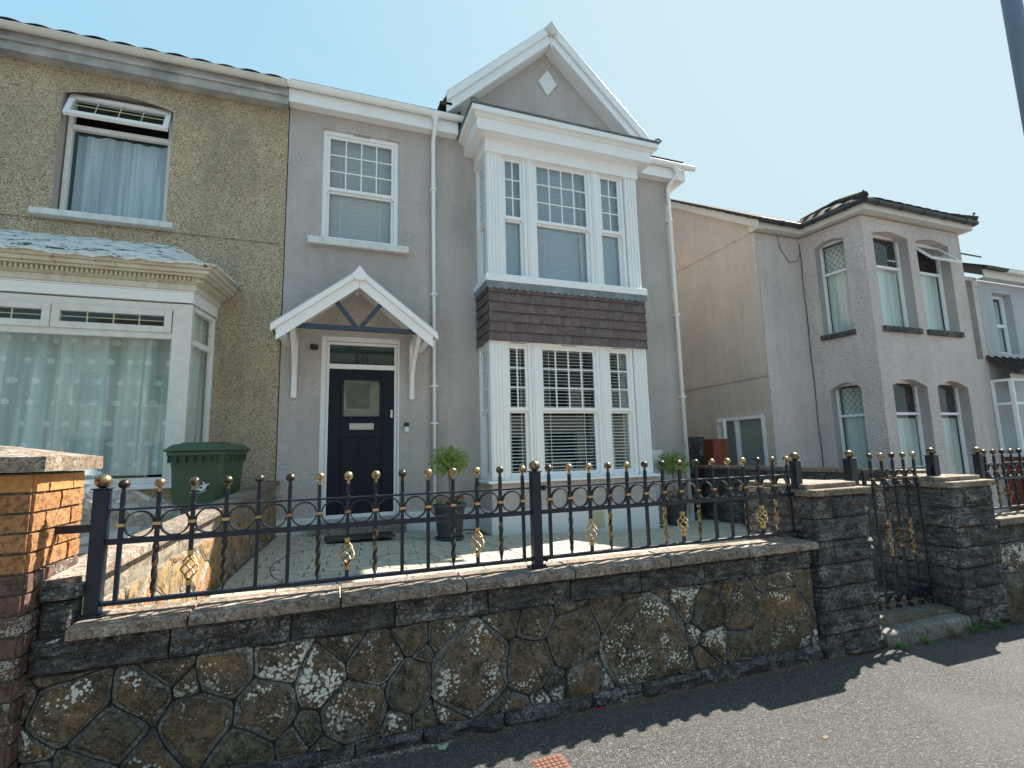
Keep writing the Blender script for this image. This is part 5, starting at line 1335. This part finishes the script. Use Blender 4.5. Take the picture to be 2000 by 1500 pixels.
mb = MB(); mb.box(-.0155, -.0125, -.0065, .0155, .0125, -.0005); mb.box(-.0155, -.0125, .0005, .0155, .0125, .0065); mb.box(-.0145, -.0115, -.0065, .0145, .0115, .0065); COLLAR = mb.mesh('collar', M_gold)
def sqbar(mb, x, z0, z1, h=.0085, y=0): mb.box(x-h, y-h, z0, x+h, y+h, z1)
def twisted(z0, z1, turns=.85, h=.0098):
    mb = MB(); n = 64; L = z1-z0; rings = []
    for k in range(n+1):
        t = k/n; a = turns*2*pi*max(0, min(1, (t-.06)/.88)); z = z0+L*t
        hh = h*1.2 if .06 < t < .94 else h
        rings.append([(hh*sqrt(2)*.8*cos(a+pi/4+pi/2*q), hh*sqrt(2)*.8*sin(a+pi/4+pi/2*q), z) for q in range(4)])
    mb.loft(rings); return mb
def basket(zc, hh=.054, r=.030):
    mb = MB(); mb.smooth = True
    for q in range(4):
        path = []
        for k in range(15):
            t = k/14; a = 2*pi*q/4+t*pi*1.15; rr = .004+r*sin(pi*t)**.85; path.append((rr*cos(a), rr*sin(a), zc-hh+2*hh*t))
        mb.tube(path, .0042, 6)
    mb.smooth = False
    for s in (-1, 1):
        mb.box(-.012, -.012, zc+s*(hh+.006)-.004, .012, .012, zc+s*(hh+.006)+.004); mb.box(-.012, -.012, zc+s*(hh+.018)-.004, .012, .012, zc+s*(hh+.018)+.004); mb.box(-.0095, -.0095, zc+s*(hh+.012)-.011, .0095, .0095, zc+s*(hh+.012)+.011)
    return mb
def put(name, me, par, x, y, z, rz=0):
    """a shared-mesh piece, placed in world coordinates under a top-level thing"""
    o = link(name, me, par); o.matrix_basis = Matrix.Translation((x, y, z)) @ Matrix.Rotation(rz, 4, 'Z'); return o
ZT, ZM, ZL = -.209, -.348, -.608
def bars(t, x0, dx, n, Y, ZT=ZT, ZM=ZM, ZL=ZL, zball=-.098, pat=True, ringb=False):
    lo = ZL; hi = ZM
    m1 = MB(); sqbar(m1, 0, lo-Y*0, ZT+.0); PL = m1.mesh('baluster', M_iron)
    m2 = MB(); sqbar(m2, 0, ZM-.03, ZT); sqbar(m2, 0, lo, ZM-.03, .005); TWB = m2.mesh('baluster', M_iron)
    zb = (ZM+ZL)/2-.008
    m3 = MB(); sqbar(m3, 0, zb+.075, ZT); BKB = m3.mesh('baluster', M_iron); m3 = MB(); sqbar(m3, 0, lo, zb-.075); BKL = m3.mesh('baluster_foot', M_iron)
    TW = twisted(lo+.025, ZM-.012).mesh('twisted_bar', M_twist); BK = basket(zb).mesh('basket', M_gold)
    mN = MB(); sqbar(mN, 0, ZT, zball-.038); mN.lathe([(.013, 0), (.009, .006), (.0075, .012)], (0, 0, ZT+.008), 8); NK = mN.mesh('spike', M_iron)
    for k in range(n):
        x = x0+dx*k; p = k % 5 if pat else 0
        if not pat: p = 0
        me = {0: PL, 1: TWB, 2: BKB, 3: TWB, 4: PL}[p]
        put('baluster', me, t, x, Y, 0)
        if p in (1, 3): put('twisted_bar', TW, t, x, Y, 0, k*.7)
        if p == 2: put('basket', BK, t, x, Y, 0, k*.9); put('baluster_foot', BKL, t, x, Y, 0)
        put('spike', NK, t, x, Y, 0); put('ball_finial', BALL, t, x, Y, zball, k*1.3)
        put('collar', COLLAR, t, x, Y, (ZT+ZM)/2)
        if k < n-1: 
            o = put('ring', RING, t, x+dx/2, Y, (ZT+ZM)/2)
            if abs(dx-.1375) > .001: o.matrix_basis = o.matrix_basis @ Matrix.Diagonal(((dx-.0145)/.119*.97, 1, 1, 1))
        else: pass
def rails(t, x0, x1, Y, ZT=ZT, ZM=ZM, ZL=ZL):
    for z, hy, hz_ in ((ZT, .0155, .0045), (ZM, .010, .0125), (ZL, .016, .0085)):
        mb = MB(); mb.box(x0, Y-hy, z-hz_, x1, Y+hy, z+hz_); mb.build('rail', M_iron, t, .002)
def post(t, x, Y, z0, z1, base=True, h=.027):
    mb = MB(); mb.box(x-h, Y-h, z0, x+h, Y+h, z1)
    mb.box(x-h-.007, Y-h-.007, z1, x+h+.007, Y+h+.007, z1+.006)
    o = mb.build('post', M_iron, t, .002)
    if base:
        mb = MB(); mb.box(x-.05, Y-.04, z0-.0, x+.05, Y+.04, z0+.007); mb.lathe([(.008, .007), (.008, .018)], (x+.036, Y-.028, z0), 6); mb.lathe([(.008, .007), (.008, .018)], (x-.036, Y-.028, z0), 6); mb.build('base_plate', M_iron, o)
    put('post_ball', BIGB, t, x, Y, z1+.036)
    return o
FY = 2.75; CZ = -.6545
s_ = 2.75/1.85
lp = thing('iron_railing_panel', 'longer left panel of black iron railing with gold balls, ending at the brick pillar', 'railing', (.1, FY, CZ), 'ball-topped railing panels on the wall')
xa, xm, xb = -.638*s_-.0, .764*s_, 2.143*s_
post(lp, xa+.003, FY, CZ, -.118); post(lp, xm, FY, CZ, -.118)
rails(lp, xa+.028, xm-.025, FY); bars(lp, -.584*s_, .0925*s_, 15, FY)
mb = MB(); mb.box(PX1-.0, FY+.03, -.305, xa-.021, FY+.055, -.27); mb.build('wall_bracket', M_iron, lp, .002)
rp_ = thing('iron_railing_panel', 'right panel of black iron railing with gold balls, ending at the stone gate pillar', 'railing', (2.1, FY, CZ), 'ball-topped railing panels on the wall')
post(rp_, xb, FY, CZ, -.118)
rails(rp_, xm+.027, xb-.025, FY); bars(rp_, .824*s_, .0903*s_, 15, FY)
mb = MB()
for z in (ZT, ZL):
    mb.box(xm+.026, FY-.022, z-.014, xm+.06, FY-.016, z+.014); mb.lathe([(.006, 0), (.006, .03)], (xm+.045, FY-.03, z-.015), 6)
mb.build('fixing_lug', M_iron, rp_)
# far right railing
fr_ = thing('iron_railing_panel', 'far right panel of black iron railing with gold balls, beyond the gate', 'railing', (6.4, 2.84, -.64), 'ball-topped railing panels on the wall')
post(fr_, 5.50, 2.84, -.645, -.125, base=False); rails(fr_, 5.525, 7.6, 2.84); bars(fr_, 5.60, .135, 15, 2.84, zball=-.105)
# gate
GY = 2.84; GT, GM, GL1, GL2 = -.212, -.352, -1.175, -1.318
gt_ = thing('iron_gate', 'tall black iron garden gate with gold balls hung between the stone pillars', 'gate', (4.35, GY, -1.32))
gx0, gx1 = 4.02, 4.79
for z in (GT, GM, GL1, GL2):
    mb = MB(); mb.box(gx0, GY-.012, z-.006, gx1, GY+.012, z+.006); mb.build('rail', M_iron, gt_, .002)
for x in (gx0-.012, gx1+.012):
    mb = MB(); mb.box(x-.012, GY-.012, GL2, x+.012, GY+.012, GT); mb.build('stile', M_iron, gt_, .002)
m1 = MB(); sqbar(m1, 0, GL2, GT, .007); GB = m1.mesh('baluster', M_iron)
m2 = MB(); sqbar(m2, 0, GL2, GT, .006); GB2 = m2.mesh('baluster', M_iron); TWG = twisted(-.89, -.61, 1.1).mesh('twisted_bar', M_twist)
m3 = MB(); sqbar(m3, 0, -.69, GT, .007); GB3 = m3.mesh('baluster', M_iron); m3 = MB(); sqbar(m3, 0, GL2, -.82, .007); GBF = m3.mesh('baluster_foot', M_iron); BG = basket(-.755, .05, .028).mesh('basket', M_gold)
mN = MB(); sqbar(mN, 0, GT, -.14); SPK = mN.mesh('spike', M_iron)
for k in range(5):
    x = 4.10+k*.1345*.98
    put('baluster', (GB, GB2, GB3, GB2, GB)[k], gt_, x, GY, 0)
    if k in (1, 3): put('twisted_bar', TWG, gt_, x, GY, 0, k)
    if k == 2: put('basket', BG, gt_, x, GY, 0); put('baluster_foot', GBF, gt_, x, GY, 0)
    put('spike', SPK, gt_, x, GY, 0); put('ball_finial', BALL, gt_, x, GY, -.102, k)
    for zc in ((GT+GM)/2, (GL1+GL2)/2):
        put('collar', COLLAR, gt_, x, GY, zc)
        if k < 4: put('ring', RING, gt_, x+.066, GY, zc)
for x, z0, lab in ((3.87, -.35, 'black square gate post with gold ball standing on the left stone pillar'), (4.865, -1.38, 'tall black square gate post with gold ball right of the gate')):
    gp = thing('gate_post', lab, 'post', (x, GY, z0)); post(gp, x, GY, z0-(.7 if z0 > -1 else 0), -.118, base=False, h=.034)
mb = MB()

# ------------------------------------------------------------------ lamp post at the top right
LX, LY = W(1990, 120, 2.35).x, 2.35
lpst = MB(); lpst.smooth = True; lpst.lathe([(.11, -1.45), (.11, -.3), (.095, -.28), (.082, -.1), (.076, 3.0), (.066, 7.0)], (LX+.062, LY, 0), 24)
lpst.build('lamp_post', M_greybrd, None, label='dark blue-grey steel lamp post rising out of frame at the top right corner', cat='lamp post')

# ------------------------------------------------------------------ wheelie bin
BX, BYb = -1.22, 6.22; bz = -.88; ang_b = radians(-12)
wb = thing('wheelie_bin', 'green wheeled bin with white bird emblem standing by pebbledash wall', 'wheelie bin', (BX, BYb, bz))
MBn = FR((BX, BYb, bz), ang_b)
mb = MB(MBn)
def rr(w, d, z, c=.05):
    return [(-w/2+c, -d/2, z), (w/2-c, -d/2, z), (w/2, -d/2+c, z), (w/2, d/2-c, z), (w/2-c, d/2, z), (-w/2+c, d/2, z), (-w/2, d/2-c, z), (-w/2, -d/2+c, z)]
mb.loft([rr(.44, .50, .05), rr(.46, .53, .3), rr(.50, .60, .80), rr(.53, .66, .93), rr(.56, .70, .93), rr(.56, .70, .97)])
for i in range(7): mb.box(-.24+i*.08-.004, -.355, .86, -.24+i*.08+.004, -.315, .935)
for s in (-1, 1):
    for i in range(5): mb.box(s*.27-.02, -.25+i*.12-.004, .86, s*.27+.02, -.25+i*.12+.004, .935)
body = mb.build('bin_body', M_bin, wb, .008)
mb = MB(MBn); mb.loft([rr(.60, .74, .972), rr(.61, .75, .99), rr(.585, .72, 1.00), rr(.50, .62, 1.045), rr(.46, .58, 1.05)])
mb.box(-.19, -.22, 1.045, .19, .05, 1.066); mb.box(.1, -.30, 1.03, .2, -.15, 1.05) 
mb.tube([(-.25, .36, 1.0), (.25, .36, 1.0)], .02, 8); mb.build('bin_lid', M_bin, wb, .01)
mb = MB(MBn)
for s in (-1, 1):
    n = 16; mb.prism([(s*.24, .22+.1*cos(2*pi*k/n), .1+.1*sin(2*pi*k/n)) for k in range(n)], (s*.05, 0, 0))
mb.build('wheels', M_blackpl, wb)
# emblem: plain flying bird with a swoosh and two short lines of small white lettering
mb = MB(MBn @ Matrix.Translation((.08, -.308, .62))); sc = .0017
bird = [(-5, -28), (8, -26), (20, -14), (26, 0), (34, 8), (44, 12), (34, 15), (26, 14), (20, 8), (14, 18), (0, 30), (4, 14), (6, 4), (-6, 8), (-14, 6), (0, -4), (6, -12), (-6, -16), (-30, -20)]
mb.poly([(x*sc, -.001, z*sc) for x, z in bird])
for k in range(10):
    a, b = k/10, (k+1)/10; f1 = lambda t: (-70+95*t, -34+8*t*t-10*sin(pi*t)); p, q = f1(a), f1(b)
    mb.poly([(p[0]*sc, -.0012, p[1]*sc), (q[0]*sc, -.0012, q[1]*sc), (q[0]*sc, -.0012, (q[1]+3)*sc), (p[0]*sc, -.0012, (p[1]+3)*sc)])
for r_ in range(2):
    x = -58
    while x < -8:
        ww_ = rb.choice((3, 4, 6)); mb.poly([(x*sc, -.0013, (-6-r_*12)*sc), ((x+ww_)*sc, -.0013, (-6-r_*12)*sc), ((x+ww_)*sc, -.0013, (1-r_*12)*sc), (x*sc, -.0013, (1-r_*12)*sc)]); x += ww_+2
mb.build('bird_emblem', M_chrome, wb)

# ------------------------------------------------------------------ plants in pots
def potplant(x, y, lab_pot, lab_tree, lab_fl, seed, dense=1.0):
    z = yard_z(x, y); rnd = random.Random(seed)
    p = thing('plant_pot', lab_pot, 'plant pot', (x, y, z))
    mb = MB(); mb.smooth = True; mb.lathe([(.15, .03), (.155, .05), (.195, .40), (.21, .41), (.21, .44), (.195, .44), (.19, .42)], (x, y, z), 28); mb.build('pot', M_pot, p)
    mb = MB(); mb.smooth = True; mb.lathe([(.15, .003), (.18, .012), (.185, .035), (.175, .035), (.165, .02)], (x, y, z), 28); mb.build('saucer', M_pot, p)
    mb = MB(); mb.lathe([(.185, .39), (.186, .40), (.05, .41)], (x, y, z), 20); mb.build('soil', M_soil, p)
    t = thing('potted_tree', lab_tree, 'tree', (x, y, z+.4))
    mb = MB(); mb.tube([(x, y, z+.38), (x+.008, y, z+.6), (x-.006, y+.005, z+.80), (x, y, z+.9)], [.012, .010, .009, .007], 7)
    for k in range(7):
        a = rnd.uniform(0, 6.28); mb.tube([(x, y, z+.72+k*.03), (x+.08*cos(a), y+.08*sin(a), z+.80+k*.035), (x+.15*cos(a), y+.15*sin(a), z+.85+k*.04)], [.006, .004, .002], 5)
    mb.build('trunk', M_bark, t)
    mb = MB(); c = Vector((x, y, z+.96))
    for k in range(int(760*dense)):
        d = Vector((rnd.gauss(0, 1), rnd.gauss(0, 1), rnd.gauss(.1, 1))).normalized(); r0 = .215*rnd.random()**.6; L = rnd.uniform(.04, .075)
        s0 = c+Vector((d.x*r0*1.15, d.y*r0*1.15, d.z*r0*.9)); dirv = (d+Vector((0, 0, .35))+Vector((rnd.gauss(0, .7), rnd.gauss(0, .7), rnd.gauss(0, .6)))).normalized()
        if s0.z < z+.80: continue
        side = dirv.cross(Vector((rnd.gauss(0, 1), rnd.gauss(0, 1), rnd.gauss(0, 1)))).normalized()
        for q in range(6):
            for s in (-1, 1):
                b = s0+dirv*(L*(q+.5)/6); l = .028*(1-q/9)*rnd.uniform(.7, 1.3); tip = b+(dirv*.55+side*s*.8)*l+Vector((0, 0, -.003)); wv = dirv*.0045
                mb.poly([b-wv, tip, b+wv])
        e = s0+dirv*L; mb.poly([s0-side*.001, e, s0+side*.001])
    mb.build('crown', M_leaf, t)
    f = thing('bedding_flowers', lab_fl, 'flowers', (x, y, z+.42))
    for mt, nm, n in ((M_leaf, 'foliage', 90), (M_pet1, 'petals', 60), (M_pet2, 'petals', 60)):
        mb = MB()
        for k in range(n):
            a = rnd.uniform(0, 6.28); r0 = rnd.uniform(.05, .19)
            if nm == 'petals': a = rnd.uniform(-.9, 1.1) if mt is M_pet1 else rnd.uniform(2, 4.2)
            q = Vector((x+r0*cos(a), y+r0*sin(a), z+.43+rnd.uniform(0, .08)+(.03 if nm == 'petals' else 0))); s = .02 if nm == 'petals' else .028
            u = Vector((rnd.gauss(0, 1), rnd.gauss(0, 1), rnd.gauss(0, .7))).normalized()*s; v = u.cross(Vector((rnd.gauss(0, 1), rnd.gauss(0, 1), rnd.gauss(0, 1)))).normalized()*s
            mb.poly([q-u, q-v*.6, q+u, q+v*.6])
        mb.build(nm, mt, f)
potplant(1.46, 6.42, 'charcoal round pot with saucer between the front door and the bay', 'feathery green standard tree in the pot left of bay', 'red and pink bedding flowers around the tree in the left pot', 1, 1.0)
potplant(5.27, 6.86, 'charcoal round pot with saucer at right corner of the grey house', 'pale airy standard tree in the pot right of bay', 'red flowers with leaves in the right-hand pot', 2, .8)

# door mat, weeds, litter
mb = MB(); Mm = FR((-.02, 6.42, yard_z(-.02, 6.42)+.018), radians(3)); mb.M = Mm; mb.box(0, 0, 0, .82, .42, .014)
for k in range(16): mb.box(.03+k*.048, .02, .014, .055+k*.048, .40, .018)
mb.build('door_mat', M_mat, None, label='black ribbed rubber mat lying in front of the door step', cat='door mat')
def weed(x, y, z, label, seed, n=14, L=.08, mat=M_weed, name='weed', cat='weed', flat=.4, wd=.3):
    rnd = random.Random(seed); mb = MB()
    for k in range(n):
        a = rnd.uniform(0, 6.28); l = L*rnd.uniform(.5, 1.1); el = rnd.uniform(.15, 1.1)*flat*2
        d = Vector((cos(a)*cos(el), sin(a)*cos(el), sin(el))); s = Vector((-sin(a), cos(a), 0))*l*wd; b = Vector((x+rnd.gauss(0, .015), y+rnd.gauss(0, .01), z+.002))
        m1 = b+d*l*.45+Vector((0, 0, .008)); m2 = b+d*l*.8; mb.poly([b, m1-s*.5, m2-s*.35, b+d*l, m2+s*.35, m1+s*.5])
    mb.build(name, mat, None, label=label, cat=cat)
def PZ(px, py):   # a point of the pavement under a pixel
    d = _f + _r*((px-1000)/FPX) - _u*((py-750)/FPX); t = -1.40
    for _ in range(5): p = d*(t/d.z); t = pave_z(p.x, p.y)
    return d*(t/d.z)
p = PZ(1757, 1266); weed(p.x, min(p.y, 2.575), p.z, 'bright green broad-leaved weed at the foot of step, left end', 1, 14, .06)
p = PZ(1797, 1252); weed(p.x, min(p.y, 2.575), p.z, 'green weed growing at the middle of the gate step', 2, 16, .055)
for k, lab in enumerate(('pale grass tuft at the right end of step', 'grass tuft below the right gate pillar', 'trailing dry grass under the far right wall', 'last dry grass tuft at the photo edge below far right wall')):
    p = PZ(1860+k*38, 1243-k*9); weed(p.x, min(p.y, 2.56), p.z, lab, 10+k, 60, .09, M_weed if k in (1, 2) else M_dry, 'grass_tuft', 'grass', .5, .05)
p = PZ(866, 1461); mb = MB(); sc = .024
mb.prism([(p.x+a*sc, p.y+b*sc, p.z+.004+c*sc) for a, b, c in ((-1, -.6, 0), (.2, -1.1, .1), (.9, -.2, .25), (1.3, .3, .4), (.6, .8, .2), (-.2, .5, .1), (-1.1, .9, .15))], (0, 0, .0012)); mb.build('fallen_leaf', M_pale, None, label='pale green torn leaf lying on the pavement beside the wall', cat='leaf')
p = PZ(1172, 1386); mb = MB(); mb.prism([(p.x-.028, p.y-.006, p.z+.004), (p.x+.03, p.y-.004, p.z+.006), (p.x+.026, p.y+.008, p.z+.01), (p.x-.01, p.y+.006, p.z+.006)], (0, 0, .001)); mb.build('fallen_petal', M_magenta, None, label='magenta petal on the pavement at the wall base', cat='petal')
p = PZ(1612, 1441); mb = MB(); mb.prism([(p.x-.02, p.y-.012, p.z+.002), (p.x+.02, p.y-.008, p.z+.002), (p.x+.018, p.y+.012, p.z+.002), (p.x-.012, p.y+.01, p.z+.002)], (0, 0, .0012)); mb.build('dry_leaf', M_dry, None, label='flat tan scrap on sunlit pavement at lower right', cat='leaf')
# terracotta stopcock cover at bottom edge
p = PZ(1078, 1496); cv = thing('stopcock_cover', 'small terracotta-coloured inspection cover in the pavement at the bottom edge', 'cover', (p.x, p.y, p.z))
mb = MB(); mb.box(p.x-.075, p.y-.07, p.z-.02, p.x+.075, p.y+.07, p.z+.003); mb.build('frame', M_terr, cv, .002)
for i in range(6):
    for j in range(5): mb = MB(); mb.box(p.x-.066+i*.0225, p.y-.06+j*.0245, p.z+.003, p.x-.048+i*.0225, p.y-.04+j*.0245, p.z+.0065); mb.build('tread', M_terr, cv)
# crumbs and dry debris gathered along the wall foot
def crumbs(name, mat, n, xr, ymax, spread, smin, smax, seed):
    rnd = random.Random(seed); mb = MB()
    for k in range(n):
        x = rnd.uniform(*xr); y = ymax-abs(rnd.gauss(0, spread)); z = pave_z(x, y)+.001; s = rnd.uniform(smin, smax); a = rnd.uniform(0, 6.28)
        q = [(x+s*cos(a+t), y+s*sin(a+t)*.7, z) for t in (0, 2.1+rnd.uniform(-.5, .5), 4.2)]; tip = mb.pt((x, y, z+s*.6)); i = [mb.pt(v) for v in q]
        mb.face(i); mb.face((i[0], i[1], tip)); mb.face((i[1], i[2], tip)); mb.face((i[2], i[0], tip))
    mb.build(name, mat, None, kind='stuff')
crumbs('wall_foot_debris', M_dry, 3200, (-1.2, 3.7), WY-.028, .024, .0015, .007, 1)
crumbs('brick_crumbs', M_bricks, 420, (.4, 3.7), WY-.028, .016, .002, .006, 2)
crumbs('pavement_grit', M_step, 2600, (-1, 6), 2.6, .6, .0008, .003, 3)
crumbs('white_lichen_dust', M_white_render, 900, (-.4, .6), WY-.03, .02, .001, .0035, 4)

# clear polythene sheet behind the brick pillar, leaning on the bay
rnd = random.Random(12); mb = MB(); mb.smooth = False; n, m = 16, 14; g_ = []
for j in range(m+1):
    row = []
    for i in range(n+1):
        s, t = i/n, j/m
        x = -2.0+.78*s+.06*(1-t)*s; z = -.78+.84*t*(1-.62*s)+.05; y = 4.9+.5*s-.25*t
        q = Vector((s*4, t*4, 1)); row.append(mb.pt((x+.05*noise.noise(q*1.7), y+.16*noise.noise(q)+.05*noise.noise(q*3), z+.05*noise.noise(q*2.1))))
    g_.append(row)
for a, b in zip(g_, g_[1:]):
    for k in range(n): mb.face((a[k], a[k+1], b[k+1], b[k]))
mb.build('plastic_sheet', M_poly, None, label='crumpled clear polythene sheet heaped behind the orange brick pillar', cat='plastic sheet')
# ground of the left-hand garden
mb = MB(); mb.prism([(-9, 2.9, -1.02), (-1.2, 2.9, -1.02), (-.80, 7.2, -.93), (-9, 7.2, -.93)], (0, 0, -.5)); mb.build('left_garden', M_step, kind='structure')

# ------------------------------------------------------------------ terrace on the opposite side of the street (seen only in the window reflections)
ot = thing('opposite_terrace', 'plain rendered terrace across the street, seen only as window reflections', 'house', (4, -10, -1.5))
mb = MB(); wh = []
for k in range(6):
    x = -10+k*5
    wh += [(x+.6, x+1.8, 2.2, 3.6), (x+3.0, x+4.2, 2.2, 3.6), (x+.5, x+2.2, -.6, 1.0), (x+3.2, x+4.1, -1.4, .8)]
mb.M = FR((0, -10, 0), pi); wall_holes(mb, -20, 10, -1.6, 4.4, [(-b, -a, c, d) for a, b, c, d in wh], 0, .3, 0); mb.build('wall', M_opp, ot)
mb = MB()
for a, b, c, d in wh: mb.box(a, -10.25, c, b, -10.2, d)
mb.build('window_glass', M_dark, ot)
mb = MB()
for a, b, c, d in wh:
    Mo = FR((b, -10.14, c), pi); mb.M = Mo; rim(mb, b-a, d-c, .07, 0, .05)
mb.build('window_frames', M_upvc, ot)
mb = MB(); mb.loft([[(x, -9.7, 4.4), (x, -14, 6.6), (x, -18, 4.4)] for x in (-10, 20)]); mb.build('roof', M_rooftile, ot)
